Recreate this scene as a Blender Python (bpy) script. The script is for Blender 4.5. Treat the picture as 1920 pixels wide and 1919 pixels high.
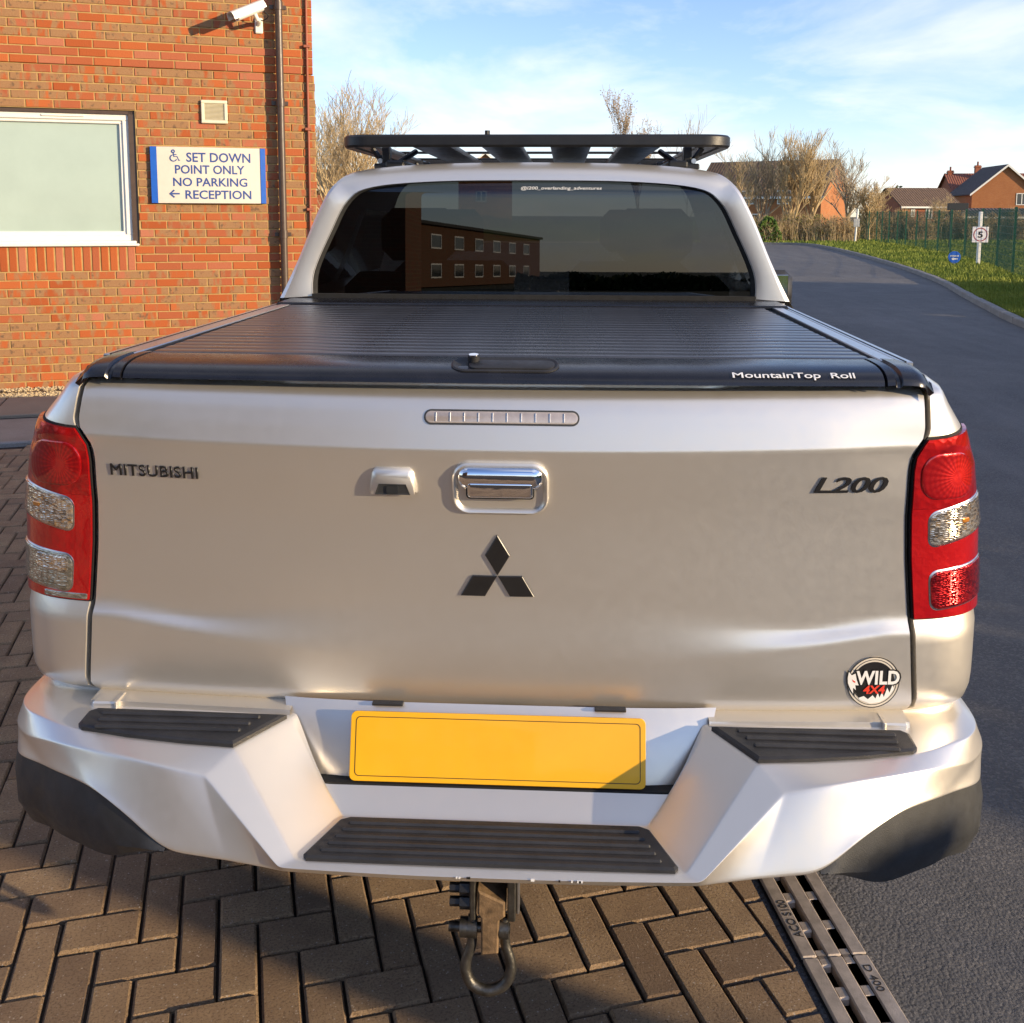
import bpy, bmesh, math, random
from math import sin, cos, pi, radians, sqrt, atan2
from mathutils import Vector, Matrix, noise as mnoise

for o in list(bpy.data.objects): bpy.data.objects.remove(o)
SC = bpy.context.scene; COL = SC.collection

# ------------------------------------------------------------ camera
CAMLOC = Vector((.11, -1.76, 1.6)); YAW, PIT, ROL = radians(2.9), radians(7.07), radians(-.18)
FPX, PPX, PPY = 1920., 960., 640.          # the photograph is a crop: principal point above the middle
_r = Vector((cos(YAW), sin(YAW), 0)); _f = Vector((-sin(YAW), cos(YAW), 0)); _u = Vector((0, 0, 1))
CF = _f*cos(PIT) - _u*sin(PIT); _u2 = _u*cos(PIT) + _f*sin(PIT)
CR = _r*cos(ROL) - _u2*sin(ROL); CU = _u2*cos(ROL) + _r*sin(ROL)
cam = bpy.data.cameras.new('camera'); camo = bpy.data.objects.new('camera', cam); COL.objects.link(camo)
camo.matrix_world = Matrix(((CR.x, CU.x, -CF.x, CAMLOC.x), (CR.y, CU.y, -CF.y, CAMLOC.y), (CR.z, CU.z, -CF.z, CAMLOC.z), (0, 0, 0, 1)))
cam.sensor_width = 36; cam.sensor_fit = 'HORIZONTAL'; cam.lens = 36*FPX/1920
cam.shift_y = -(959.5-PPY)/1920; cam.clip_start = .05; cam.clip_end = 3000
SC.camera = camo
SC.render.resolution_x, SC.render.resolution_y = 1024, 1023

# ------------------------------------------------------------ light
SUN_EL = radians(11.5); SUN_H = Vector((.91, -.41, 0)).normalized()
SUN_V = (SUN_H*cos(SUN_EL) + Vector((0, 0, sin(SUN_EL)))).normalized()
sl = bpy.data.lights.new('sun', 'SUN'); sl.energy = 3.7; sl.angle = radians(.53); sl.color = (1, .78, .50)
so = bpy.data.objects.new('sun', sl); COL.objects.link(so)
so.rotation_euler = SUN_V.to_track_quat('Z', 'Y').to_euler()
W = bpy.data.worlds.new('World'); SC.world = W; W.use_nodes = True
nt = W.node_tree; nt.nodes.clear()
def wn(t, **k):
    n = nt.nodes.new(t)
    for a, b in k.items(): setattr(n, a, b)
    return n
wo = wn('ShaderNodeOutputWorld'); bg = wn('ShaderNodeBackground'); bg.inputs[1].default_value = .115
sky = wn('ShaderNodeTexSky', sky_type='NISHITA', sun_disc=False); sky.sun_elevation = radians(24)
sky.sun_rotation = atan2(SUN_H.x, SUN_H.y); sky.air_density = 1.0; sky.dust_density = .15; sky.ozone_density = 2.2
tc = wn('ShaderNodeTexCoord'); sp = wn('ShaderNodeSeparateXYZ'); nt.links.new(tc.outputs['Generated'], sp.inputs[0])
mz = wn('ShaderNodeMath', operation='MAXIMUM'); nt.links.new(sp.outputs['Z'], mz.inputs[0]); mz.inputs[1].default_value = 0
az = wn('ShaderNodeMath', operation='ADD'); nt.links.new(mz.outputs[0], az.inputs[0]); az.inputs[1].default_value = .20
dv = wn('ShaderNodeVectorMath', operation='DIVIDE'); cb = wn('ShaderNodeCombineXYZ')
for i in range(3): nt.links.new(az.outputs[0], cb.inputs[i])
nt.links.new(tc.outputs['Generated'], dv.inputs[0]); nt.links.new(cb.outputs[0], dv.inputs[1])
mp = wn('ShaderNodeMapping'); mp.inputs['Location'].default_value = (0.2, 1.3, 0); mp.inputs['Scale'].default_value = (1.0, .75, 1.6)
nt.links.new(dv.outputs[0], mp.inputs[0])
nz = wn('ShaderNodeTexNoise'); nz.inputs['Scale'].default_value = 1.25; nz.inputs['Detail'].default_value = 9; nz.inputs['Roughness'].default_value = .58; nz.inputs['Distortion'].default_value = .35
nt.links.new(mp.outputs[0], nz.inputs['Vector'])
cr_ = wn('ShaderNodeValToRGB'); cr_.color_ramp.elements[0].position = .46; cr_.color_ramp.elements[1].position = .76
nt.links.new(nz.outputs[0], cr_.inputs[0])
nz2 = wn('ShaderNodeTexNoise'); nz2.inputs['Scale'].default_value = 4.2; nz2.inputs['Detail'].default_value = 6
nt.links.new(mp.outputs[0], nz2.inputs['Vector'])
cc = wn('ShaderNodeValToRGB'); cc.color_ramp.elements[0].position = .3; cc.color_ramp.elements[1].position = .7
cc.color_ramp.elements[0].color = (4.6, 4.9, 5.5, 1); cc.color_ramp.elements[1].color = (6.6, 6.3, 6.1, 1)
nt.links.new(nz2.outputs[0], cc.inputs[0])
mul = wn('ShaderNodeMath', operation='MULTIPLY'); nt.links.new(cr_.outputs[0], mul.inputs[0]); mul.inputs[1].default_value = .9
sg = wn('ShaderNodeMix', data_type='RGBA', blend_type='MULTIPLY'); sg.inputs[0].default_value = 1; sg.inputs[7].default_value = (.86, .86, 1.02, 1)
nt.links.new(sky.outputs[0], sg.inputs[6])
mx = wn('ShaderNodeMix', data_type='RGBA'); nt.links.new(mul.outputs[0], mx.inputs[0]); nt.links.new(sg.outputs[2], mx.inputs[6]); nt.links.new(cc.outputs[0], mx.inputs[7])
nt.links.new(mx.outputs[2], bg.inputs[0]); nt.links.new(bg.outputs[0], wo.inputs[0])
vs = SC.view_settings; vs.view_transform = 'Standard'; vs.look = 'None'; vs.gamma = 1; vs.use_curve_mapping = False; vs.exposure = .95

# ------------------------------------------------------------ pixel helpers
def ray(px, py): return CF + CR*((px-PPX)/FPX) - CU*((py-PPY)/FPX)
def PY(px, py, Y):
    d = ray(px, py); return CAMLOC + d*((Y-CAMLOC.y)/d.y)
def PZ(px, py, Z):
    d = ray(px, py); return CAMLOC + d*((Z-CAMLOC.z)/d.z)
def pix(p):
    d = Vector(p)-CAMLOC; z = d.dot(CF); return (PPX+FPX*d.dot(CR)/z, PPY-FPX*d.dot(CU)/z, z)
def sym(a, b, Y):
    p, q = PY(a[0], a[1], Y), PY(b[0], b[1], Y); return ((q.x-p.x)/2, Y, (p.z+q.z)/2)
def lerp(a, b, t): return a+(b-a)*t
def tab(T, v):
    T = sorted(T)
    if v <= T[0][0]: return T[0][1]
    for (a, x), (b, y) in zip(T, T[1:]):
        if v <= b: return lerp(x, y, (v-a)/(b-a))
    return T[-1][1]
def sstep(a, b, v):
    t = max(0, min(1, (v-a)/(b-a))); return t*t*(3-2*t)

# ------------------------------------------------------------ object helpers
def link(o, parent=None):
    COL.objects.link(o)
    if parent is not None: o.parent = parent
    return o
def mobj(name, verts, faces, mat, parent=None, smooth=False, angle=None):
    me = bpy.data.meshes.new(name); me.from_pydata([tuple(v) for v in verts], [], faces); me.update()
    for m in (mat if isinstance(mat, (list, tuple)) else [mat]): me.materials.append(m)
    if smooth or angle: me.polygons.foreach_set('use_smooth', [True]*len(me.polygons))
    if angle:
        try: me.set_sharp_from_angle(angle=radians(angle))
        except Exception: pass
    return link(bpy.data.objects.new(name, me), parent)
def empty(name, loc=(0, 0, 0), rz=0):
    o = bpy.data.objects.new(name, None); o.location = loc; o.rotation_euler = (0, 0, rz); o.empty_display_size = .2
    return link(o)
def tag(o, label=None, cat=None, group=None, kind=None):
    if label: o['label'] = label
    if cat: o['category'] = cat
    if group: o['group'] = group
    if kind: o['kind'] = kind
    return o
def place(o, loc=(0, 0, 0), rot=(0, 0, 0)): o.location = loc; o.rotation_euler = rot; return o
class MB:
    def __init__(s): s.v = []; s.f = []
    def add(s, vs, fs):
        n = len(s.v); s.v += [Vector(v) for v in vs]; s.f += [tuple(i+n for i in f) for f in fs]; return s
    def box(s, x0, x1, y0, y1, z0, z1):
        return s.add([(x0,y0,z0),(x1,y0,z0),(x1,y1,z0),(x0,y1,z0),(x0,y0,z1),(x1,y0,z1),(x1,y1,z1),(x0,y1,z1)],
                     [(0,3,2,1),(4,5,6,7),(0,1,5,4),(1,2,6,5),(2,3,7,6),(3,0,4,7)])
    def bbox(s, x0, x1, y0, y1, z0, z1, b):
        vs = []
        for z, i in ((z0, b), (z0+b, 0), (z1-b, 0), (z1, b)):
            vs += [(x0+i,y0+b,z),(x0+b,y0+i,z),(x1-b,y0+i,z),(x1-i,y0+b,z),(x1-i,y1-b,z),(x1-b,y1-i,z),(x0+b,y1-i,z),(x0+i,y1-b,z)]
        fs = [tuple(range(7,-1,-1)), tuple(range(24,32))]
        for k in range(3):
            for i in range(8): fs.append((k*8+i, k*8+(i+1)%8, k*8+8+(i+1)%8, k*8+8+i))
        return s.add(vs, fs)
    def tube(s, pts, rad, n=8, cap=True):
        pts = [Vector(p) for p in pts]; N = len(pts); rad = rad if isinstance(rad, (list, tuple)) else [rad]*N
        vs = []; up = None
        for i, p in enumerate(pts):
            d = (pts[min(i+1, N-1)]-pts[max(i-1, 0)])
            d = d.normalized() if d.length > 1e-9 else Vector((0, 0, 1))
            if up is None: up = Vector((0, 0, 1)) if abs(d.z) < .9 else Vector((1, 0, 0))
            if i == 0: a = d.cross(up).normalized()
            else: a = (a-d*a.dot(d)); a = a.normalized() if a.length > 1e-6 else d.orthogonal().normalized()
            b = d.cross(a).normalized()
            for k in range(n):
                t = 2*pi*k/n; vs.append(p+(a*cos(t)+b*sin(t))*rad[i])
        fs = []
        for i in range(N-1):
            for k in range(n): fs.append((i*n+k, i*n+(k+1)%n, (i+1)*n+(k+1)%n, (i+1)*n+k))
        if cap: fs += [tuple(range(n-1, -1, -1)), tuple(range((N-1)*n, N*n))]
        return s.add(vs, fs)
    def grid(s, rows, closed=False):
        n = len(rows[0]); fs = []
        for i in range(len(rows)-1):
            for k in range(n if closed else n-1): fs.append((i*n+k, i*n+(k+1)%n, (i+1)*n+(k+1)%n, (i+1)*n+k))
        return s.add([p for r in rows for p in r], fs)
    def prism(s, outline, y0, y1, bev=0):     # outline [(x,z)], extruded along y; y1 is the shown face
        n = len(outline); cx = sum(p[0] for p in outline)/n; cz = sum(p[1] for p in outline)/n
        rings = [[(x, y0, z) for x, z in outline]]
        if bev:
            sg_ = 1 if y1 > y0 else -1; rings.append([(x, y1-sg_*bev, z) for x, z in outline])
            o2 = inset(outline, bev); rings.append([(x, y1, z) for x, z in o2])
        else: rings.append([(x, y1, z) for x, z in outline])
        m = len(s.v); s.grid([r for r in rings], closed=True)
        L = len(rings); s.f += [tuple(m+(L-1)*n+i for i in range(n)), tuple(m+i for i in range(n-1, -1, -1))]
        return s
    def build(s, name, mat, parent=None, smooth=False, angle=None, fix=True):
        o = mobj(name, s.v, s.f, mat, parent, smooth, None)
        if fix:
            bm = bmesh.new(); bm.from_mesh(o.data); bmesh.ops.recalc_face_normals(bm, faces=bm.faces); bm.to_mesh(o.data); bm.free()
        if angle:
            o.data.polygons.foreach_set('use_smooth', [True]*len(o.data.polygons)); o.data.set_sharp_from_angle(angle=radians(angle))
        return o
def inset(ol, d):
    n = len(ol); out = []; A = sum(ol[i][0]*ol[(i+1)%n][1]-ol[(i+1)%n][0]*ol[i][1] for i in range(n)); sg_ = 1 if A > 0 else -1
    for i in range(n):
        p, q, r = Vector(ol[i-1]), Vector(ol[i]), Vector(ol[(i+1)%n])
        a = (q-p); b = (r-q)
        if a.length < 1e-9 or b.length < 1e-9: out.append(tuple(q)); continue
        a.normalize(); b.normalize(); na = Vector((-a.y, a.x))*sg_; nb = Vector((-b.y, b.x))*sg_
        m = na+nb
        if m.length < .2: out.append(tuple(q+na*d)); continue
        m.normalize(); out.append(tuple(q+m*min(d/max(.35, m.dot(na)), 2.5*d)))
    return out
def densify(ol, d):
    out = []
    for i in range(len(ol)):
        a, b = Vector(ol[i]), Vector(ol[(i+1) % len(ol)]); n = max(1, int((b-a).length/d))
        for k in range(n): out.append(tuple(a.lerp(b, k/n)))
    return out
def rrect(cx, cz, w, h, r, n=6):
    o = []
    for (sx, sz, a0) in ((1, 1, 0), (-1, 1, 90), (-1, -1, 180), (1, -1, 270)):
        for k in range(n+1):
            a = radians(a0+90*k/n); o.append((cx+sx*(w/2-r)+r*cos(a), cz+sz*(h/2-r)+r*sin(a)))
    return o
def puff(mb, outline, rings, cap=True):      # rings [(inset, y)]
    R = []
    for d, y in rings: R.append([(x, y, z) for x, z in (inset(outline, d) if d else outline)])
    m = len(mb.v); n = len(outline); mb.grid(R, closed=True)
    if cap: mb.f.append(tuple(m+(len(R)-1)*n+i for i in range(n)))
    return mb
def catmull(P, n):
    P = [Vector(p) for p in P]; out = []
    for i in range(len(P)-1):
        a, b, c, d = P[max(i-1, 0)], P[i], P[i+1], P[min(i+2, len(P)-1)]
        for k in range(n):
            t = k/n; out.append(.5*((2*b)+(c-a)*t+(2*a-5*b+4*c-d)*t*t+(3*b-a-3*c+d)*t**3))
    out.append(P[-1]); return out
def text(name, body, mat, parent, w, h, mtx, depth=.001, bold=0., shear=0., spacing=1., bevel=0):
    cu = bpy.data.curves.new(name, 'FONT'); cu.body = body; cu.size = 1; cu.extrude = .001; cu.offset = bold; cu.shear = shear
    cu.space_character = spacing; cu.bevel_depth = bevel; cu.bevel_resolution = 0; cu.resolution_u = 3; cu.align_x = 'CENTER'
    t = bpy.data.objects.new(name, cu); COL.objects.link(t)
    dg = bpy.context.evaluated_depsgraph_get(); me = bpy.data.meshes.new_from_object(t.evaluated_get(dg))
    bpy.data.objects.remove(t); bpy.data.curves.remove(cu)
    xs = [v.co.x for v in me.vertices]; ys = [v.co.y for v in me.vertices]; zs = [v.co.z for v in me.vertices]
    cx, cy = (min(xs)+max(xs))/2, (min(ys)+max(ys))/2; sx = w/(max(xs)-min(xs)); sy_ = h/(max(ys)-min(ys)); zr = max(zs)-min(zs)
    for v in me.vertices: v.co = mtx @ Vector(((v.co.x-cx)*sx, (v.co.y-cy)*sy_, (v.co.z-min(zs))/zr*depth))
    me.materials.clear(); me.materials.append(mat); me.name = name
    return link(bpy.data.objects.new(name, me), parent)
def frame(loc, xd, yd):                        # text matrix: x along xd, y along yd, faces xd x yd
    x = Vector(xd).normalized(); z = x.cross(Vector(yd)).normalized(); y = z.cross(x)
    return Matrix(((x.x, y.x, z.x, loc[0]), (x.y, y.y, z.y, loc[1]), (x.z, y.z, z.z, loc[2]), (0, 0, 0, 1)))
def subsurf(o, lv=2):
    m = o.modifiers.new('subsurf', 'SUBSURF'); m.levels = lv; m.render_levels = lv; return o

# ------------------------------------------------------------ materials
class NT:
    def __init__(s, name):
        s.m = bpy.data.materials.new(name); s.m.use_nodes = True; s.t = s.m.node_tree; s.b = s.t.nodes['Principled BSDF']; s.out = s.t.nodes['Material Output']
    def n(s, t, ins={}, **k):
        x = s.t.nodes.new(t)
        for a, b in k.items(): setattr(x, a, b)
        for a, b in ins.items():
            if hasattr(b, 'is_output'): s.t.links.new(b, x.inputs[a])
            else: x.inputs[a].default_value = b
        return x
    def set(s, **k):
        for a, b in k.items():
            i = s.b.inputs[a.replace('_', ' ')]
            if hasattr(b, 'is_output'): s.t.links.new(b, i)
            else: i.default_value = b
        return s
    def coord(s, kind='Object'): return s.n('ShaderNodeTexCoord').outputs[kind]
    def noise(s, scale, detail=4, rough=.55, vec=None, dist=0):
        i = {'Scale': scale, 'Detail': detail, 'Roughness': rough, 'Distortion': dist}
        if vec is not None: i['Vector'] = vec
        return s.n('ShaderNodeTexNoise', i).outputs[0]
    def ramp(s, fac, stops):
        r = s.n('ShaderNodeValToRGB', {'Fac': fac}); e = r.color_ramp.elements
        while len(e) < len(stops): e.new(.5)
        for x, (p, c) in zip(e, stops): x.position = p; x.color = (c, c, c, 1) if isinstance(c, (int, float)) else (*c, 1)
        return r.outputs[0]
    def mix(s, fac, a, b, bt='MIX'):
        x = s.n('ShaderNodeMix', data_type='RGBA', blend_type=bt)
        for k, v in ((0, fac), (6, a), (7, b)):
            if hasattr(v, 'is_output'): s.t.links.new(v, x.inputs[k])
            elif isinstance(v, tuple): x.inputs[k].default_value = (*v, 1) if len(v) == 3 else v
            else: x.inputs[k].default_value = v
        return x.outputs[2]
    def math(s, op, a, b=0.):
        x = s.n('ShaderNodeMath', operation=op)
        for k, v in ((0, a), (1, b)):
            if hasattr(v, 'is_output'): s.t.links.new(v, x.inputs[k])
            else: x.inputs[k].default_value = v
        return x.outputs[0]
    def bump(s, h, strength=.3, dist=.01, normal=None):
        i = {'Height': h, 'Strength': strength, 'Distance': dist}
        if normal is not None: i['Normal'] = normal
        return s.n('ShaderNodeBump', i).outputs[0]
def simple(name, col, rough=.5, metal=0., coat=0., spec=.5, var=.12, scale=20., bump=0., bscale=200.):
    M = NT(name); v = M.coord(); n = M.noise(scale, 5, .6, v)
    lo = tuple(c*(1-var) for c in col); hi = tuple(min(1, c*(1+var)) for c in col)
    M.set(Base_Color=M.ramp(n, [(.3, lo), (.7, hi)]), Metallic=metal, Coat_Weight=coat, Coat_Roughness=.04, Specular_IOR_Level=spec)
    M.set(Roughness=M.ramp(M.noise(scale*1.7, 4, .6, v), [(.3, max(0, rough*.85)), (.7, min(1, rough*1.15))]))
    if bump: M.set(Normal=M.bump(M.noise(bscale, 4, .6, v), bump, .002))
    return M.m

def paint_mat():
    M = NT('silver_paint'); v = M.coord()
    fl = M.n('ShaderNodeTexVoronoi', {'Vector': v, 'Scale': 2600.}).outputs['Color']
    dust = M.noise(3.2, 6, .62, v); fine = M.noise(60, 4, .6, v)
    base = M.mix(M.ramp(dust, [(.35, 0.), (.75, .35)]), (.78, .735, .66), (.72, .675, .595))
    M.set(Base_Color=base, Metallic=.80, Coat_Weight=.5)
    M.set(Roughness=M.ramp(fine, [(.3, .37), (.7, .41)]), Coat_Roughness=M.ramp(dust, [(.3, .04), (.8, .08)]))
    return M.m
PAINT = paint_mat()
CHROME = simple('chrome', (.85, .86, .88), .05, 1., var=.03)
BLACKP = simple('black_textured_plastic', (.022, .022, .024), .5, 0, spec=.45, var=.3, bump=.35, bscale=900)
GREYP = simple('grey_textured_plastic', (.030, .031, .032), .52, 0, spec=.5, var=.3, bump=.35, bscale=700)
BLACKM = simple('black_powder_coat', (.012, .012, .013), .42, 0, spec=.5, var=.2, bump=.2, bscale=600)
BADGE = simple('black_badge', (.014, .013, .013), .38, 0, var=.2)
RUBBER = simple('rubber', (.012, .012, .012), .75, 0, var=.2)
DARK = simple('underbody_dark', (.012, .011, .011), .8, 0, var=.3)
SEAM = simple('seam_black', (.006, .006, .006), .8, 0, var=.1)
WHITE = simple('white_vinyl', (.78, .77, .74), .4, 0, var=.04)
REDV = simple('red_vinyl', (.72, .05, .025), .4, 0, var=.04)
ALU = simple('satin_aluminium', (.60, .60, .61), .32, 1., var=.05, scale=60)
STEEL = simple('worn_steel', (.10, .095, .085), .42, .85, var=.45, scale=45, bump=.4, bscale=150)
RUST = simple('rusty_steel', (.20, .13, .07), .7, .4, var=.45, scale=60, bump=.5, bscale=200)
def cover_mat():
    M = NT('anodised_black_slat'); v = M.coord()
    mp_ = M.n('ShaderNodeMapping', {'Vector': v, 'Scale': (2., 400., 400.)}).outputs[0]
    n = M.noise(4, 4, .6, mp_); d = M.noise(6, 5, .6, v)
    M.set(Base_Color=M.ramp(d, [(.3, (.10, .10, .108)), (.75, (.14, .14, .148))]), Metallic=.75, Specular_IOR_Level=.5)
    M.set(Roughness=M.ramp(d, [(.3, .24), (.75, .34)]), Normal=M.bump(n, .012, .0004)); return M.m
SLAT = cover_mat()
CAPB = simple('satin_black_cap', (.010, .010, .013), .26, 0, spec=.6, var=.25)
def plate_mat():
    M = NT('yellow_plate'); v = M.coord(); n = M.noise(9, 5, .6, v)
    M.set(Base_Color=M.ramp(n, [(.3, (.80, .40, .006)), (.7, (.84, .44, .010))]), Roughness=.3, Coat_Weight=.3); return M.m
PLATE = plate_mat()
def lamp_mat(name, c1, c2, kind, cen=(0, 0, 0)):
    M = NT(name); v = M.coord()
    if kind == 'bowl':
        q = M.n('ShaderNodeVectorMath', {0: v, 1: cen}, operation='SUBTRACT').outputs[0]; sx = M.n('ShaderNodeSeparateXYZ', {0: q})
        an = M.math('ARCTAN2', sx.outputs['Z'], sx.outputs['X']); ln = M.n('ShaderNodeVectorMath', {0: q}, operation='LENGTH').outputs['Value']
        w = M.math('ADD', M.math('SINE', M.math('MULTIPLY', an, 26.)), M.math('MULTIPLY', M.math('SINE', M.math('MULTIPLY', ln, 700.)), .5))
        f = M.math('ADD', M.math('MULTIPLY', w, .12), M.math('MULTIPLY', ln, 9.))
        M.set(Base_Color=M.ramp(f, [(.05, c2), (.42, c1)]), Metallic=.5, Roughness=.3, Coat_Weight=1., Coat_Roughness=.015, Coat_IOR=1.6, Normal=M.bump(w, .10, .0015)); return M.m
    if kind == 'radial':
        w = M.n('ShaderNodeTexVoronoi', {'Vector': v, 'Scale': 70.}).outputs['Distance']
    elif kind == 'rib':
        w = M.n('ShaderNodeTexWave', {'Vector': v, 'Scale': 120., 'Distortion': .8, 'Detail': 2.}, bands_direction='DIAGONAL').outputs['Fac']
    else:
        w = M.n('ShaderNodeTexVoronoi', {'Vector': v, 'Scale': 75.}, distance='CHEBYCHEV').outputs['Distance']
    n = M.noise(22, 3, .5, v)
    f = M.math('MULTIPLY', w, n)
    M.set(Base_Color=M.ramp(n, [(.35, c1), (.65, c2)]), Metallic=.55, Roughness=.28, Coat_Weight=1., Coat_Roughness=.015, Coat_IOR=1.6)
    M.set(Normal=M.bump(w, {'radial': .35, 'rib': .3, 'cell': .22}[kind], .004)); return M.m
REDL = lamp_mat('red_lamp_lens', (.38, .002, .004), (.72, .008, .008), 'radial')
REDS = lamp_mat('red_reflector_lens', (.60, .003, .006), (.74, .010, .01), 'cell')
BOWL = {-1: lamp_mat('red_bowl_left', (.42, .003, .005), (.70, .012, .010), 'bowl', (-.80, .02, 1.148)), 1: lamp_mat('red_bowl_right', (.42, .003, .005), (.70, .012, .010), 'bowl', (.80, .02, 1.148))}
REDD = lamp_mat('deep_red_lens', (.22, .002, .004), (.42, .004, .006), 'rib')
CLEARL = lamp_mat('clear_indicator_lens', (.20, .15, .10), (.80, .74, .64), 'rib')
CLEARB = lamp_mat('reversing_lamp_reflector', (.22, .21, .17), (.55, .53, .45), 'cell')
def facet_mat(name, stops, scale, rough=.16, sq=(1, 1, 1)):
    M = NT(name); v = M.n('ShaderNodeMapping', {'Vector': M.coord(), 'Scale': sq}).outputs[0]
    vo = M.n('ShaderNodeTexVoronoi', {'Vector': v, 'Scale': scale, 'Randomness': .55}, distance='CHEBYCHEV')
    r = M.n('ShaderNodeSeparateColor', {0: vo.outputs['Color']}).outputs[0]; big = M.noise(26, 2, .5, M.coord())
    f = M.math('ADD', M.math('MULTIPLY', r, .55), M.math('MULTIPLY', big, .5))
    M.set(Base_Color=M.ramp(f, stops), Metallic=.75, Roughness=rough, Coat_Weight=1., Coat_Roughness=.012, Coat_IOR=1.55, Normal=M.bump(vo.outputs['Distance'], .5, .003)); return M.m
CLEARL = facet_mat('clear_indicator_lens', [(.25, (.20, .16, .12)), (.45, (.46, .41, .35)), (.6, (.74, .70, .63)), (.72, (.62, .40, .18)), (.85, (.80, .76, .70))], 110., .14, (1, 1, 2.6))
CLEARB = facet_mat('reversing_lamp_reflector', [(.3, (.26, .25, .20)), (.5, (.38, .37, .31)), (.75, (.52, .50, .43))], 150., .26, (.5, 1, 1.5))
REDD = facet_mat('deep_red_lens', [(.3, (.20, .002, .004)), (.6, (.45, .005, .007)), (.85, (.70, .02, .02))], 150., .2, (1, 1, 2))
AMBER = lamp_mat('amber_bulb', (.7, .25, .03), (.8, .34, .05), 'cell')
BRAKEL = simple('clear_brake_lens', (.46, .40, .36), .22, .3, coat=1., var=.12, scale=60)
def glass_mat(name, tint, ior=1.75):
    M = NT(name); M.t.nodes.remove(M.b)
    fr = M.n('ShaderNodeFresnel', {'IOR': ior}).outputs[0]
    tr = M.n('ShaderNodeBsdfTransparent', {'Color': (*tint, 1)}).outputs[0]
    gl = M.n('ShaderNodeBsdfGlossy', {'Color': (1, 1, 1, 1), 'Roughness': .004}).outputs[0]
    ms = M.n('ShaderNodeMixShader', {0: fr, 1: tr, 2: gl}).outputs[0]; M.t.links.new(ms, M.out.inputs[0]); return M.m
TINT = glass_mat('privacy_glass', (.055, .06, .065), 1.62); CLEARG = glass_mat('clear_glass', (.7, .74, .72), 1.5)
INTER = simple('dark_seat_fabric', (.02, .02, .022), .9, 0, var=.2)

def brick_mat(name, multi):
    M = NT(name); v = M.coord(); oi = M.n('ShaderNodeObjectInfo').outputs['Random']
    at = M.n('ShaderNodeAttribute', attribute_name='rnd').outputs['Fac']
    rnd = M.math('FRACT', M.math('ADD', oi, at)); off = M.n('ShaderNodeCombineXYZ', {'X': M.math('MULTIPLY', rnd, 91.), 'Y': M.math('MULTIPLY', rnd, 37.), 'Z': M.math('MULTIPLY', rnd, 53.)}).outputs[0]
    vv = M.n('ShaderNodeVectorMath', {0: v, 1: off}, operation='ADD').outputs[0]
    r2 = M.math('FRACT', M.math('MULTIPLY', rnd, 17.3)); r3 = M.math('FRACT', M.math('MULTIPLY', rnd, 7.7))
    red = M.ramp(rnd, [(0., (.34, .078, .021)), (.4, (.45, .120, .034)), (.7, (.33, .092, .040)), (.85, (.38, .105, .044)), (1., (.43, .16, .09))])
    fine = M.noise(140, 4, .65, vv)
    if multi:
        big = M.noise(15, 3, .5, M.n('ShaderNodeMapping', {'Vector': vv, 'Scale': (1, .3, .3)}).outputs[0])
        th = M.math('MULTIPLY', M.math('SUBTRACT', r2, .5), .26)
        f = M.ramp(M.math('ADD', big, th), [(.43, 0.), (.54, 1.)])
        brown = M.mix(fine, (.25, .138, .064), (.36, .205, .098))
        dk = M.ramp(M.noise(24, 3, .5, vv), [(.57, 0.), (.70, .75)])
        brown = M.mix(dk, brown, (.085, .065, .045))
        red = M.mix(f, red, brown)
    red = M.mix(M.ramp(fine, [(.3, .25), (.6, 0.)]), red, (.28, .09, .04))
    M.set(Base_Color=red, Roughness=.85, Specular_IOR_Level=.25, Normal=M.bump(M.noise(90, 6, .7, vv), .55, .004)); return M.m
BRICKM = brick_mat('multi_stock_brick', True); BRICKR = brick_mat('red_brick', False)
def mortar_mat():
    M = NT('sand_mortar'); v = M.coord()
    M.set(Base_Color=M.ramp(M.noise(14, 6, .65, v), [(.3, (.36, .23, .085)), (.7, (.50, .345, .145))]), Roughness=.95, Specular_IOR_Level=.1, Normal=M.bump(M.noise(220, 4, .7, v), .5, .003)); return M.m
MORTAR = mortar_mat()
def farbrick(name, c1, c2, mo, sc=1.):
    M = NT(name); v = M.coord('UV')
    b = M.n('ShaderNodeTexBrick', {'Vector': v, 'Color1': (*c1, 1), 'Color2': (*c2, 1), 'Mortar': (*mo, 1), 'Scale': 1.*sc, 'Mortar Size': .006, 'Brick Width': .225, 'Row Height': .075, 'Bias': 0.})
    c = M.mix(M.ramp(M.noise(.7, 5, .6, M.coord()), [(.3, .0), (.7, .35)]), b.outputs['Color'], tuple(x*.7 for x in c1))
    M.set(Base_Color=c, Roughness=.9, Specular_IOR_Level=.2, Normal=M.bump(b.outputs['Fac'], -.4, .006)); return M.m
FBRICK = farbrick('far_orange_brick', (.34, .115, .042), (.40, .15, .055), (.36, .25, .14))
FBRICK2 = farbrick('far_red_brick', (.30, .085, .045), (.36, .11, .055), (.36, .24, .15))
FBRICKD = farbrick('wing_brick', (.17, .06, .03), (.12, .07, .04), (.18, .13, .07))
def tile_mat(name, c):
    M = NT(name); v = M.coord('UV')
    w = M.n('ShaderNodeTexWave', {'Vector': v, 'Scale': 1.05, 'Distortion': .3}, bands_direction='X').outputs['Fac']
    r = M.n('ShaderNodeTexWave', {'Vector': v, 'Scale': .9}, bands_direction='Y', wave_profile='SAW').outputs['Fac']
    n = M.noise(3, 5, .6, M.coord())
    M.set(Base_Color=M.ramp(n, [(.3, tuple(x*.7 for x in c)), (.7, tuple(x*1.25 for x in c))]), Roughness=.85, Normal=M.bump(M.math('ADD', w, r), .9, .05)); return M.m
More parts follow.
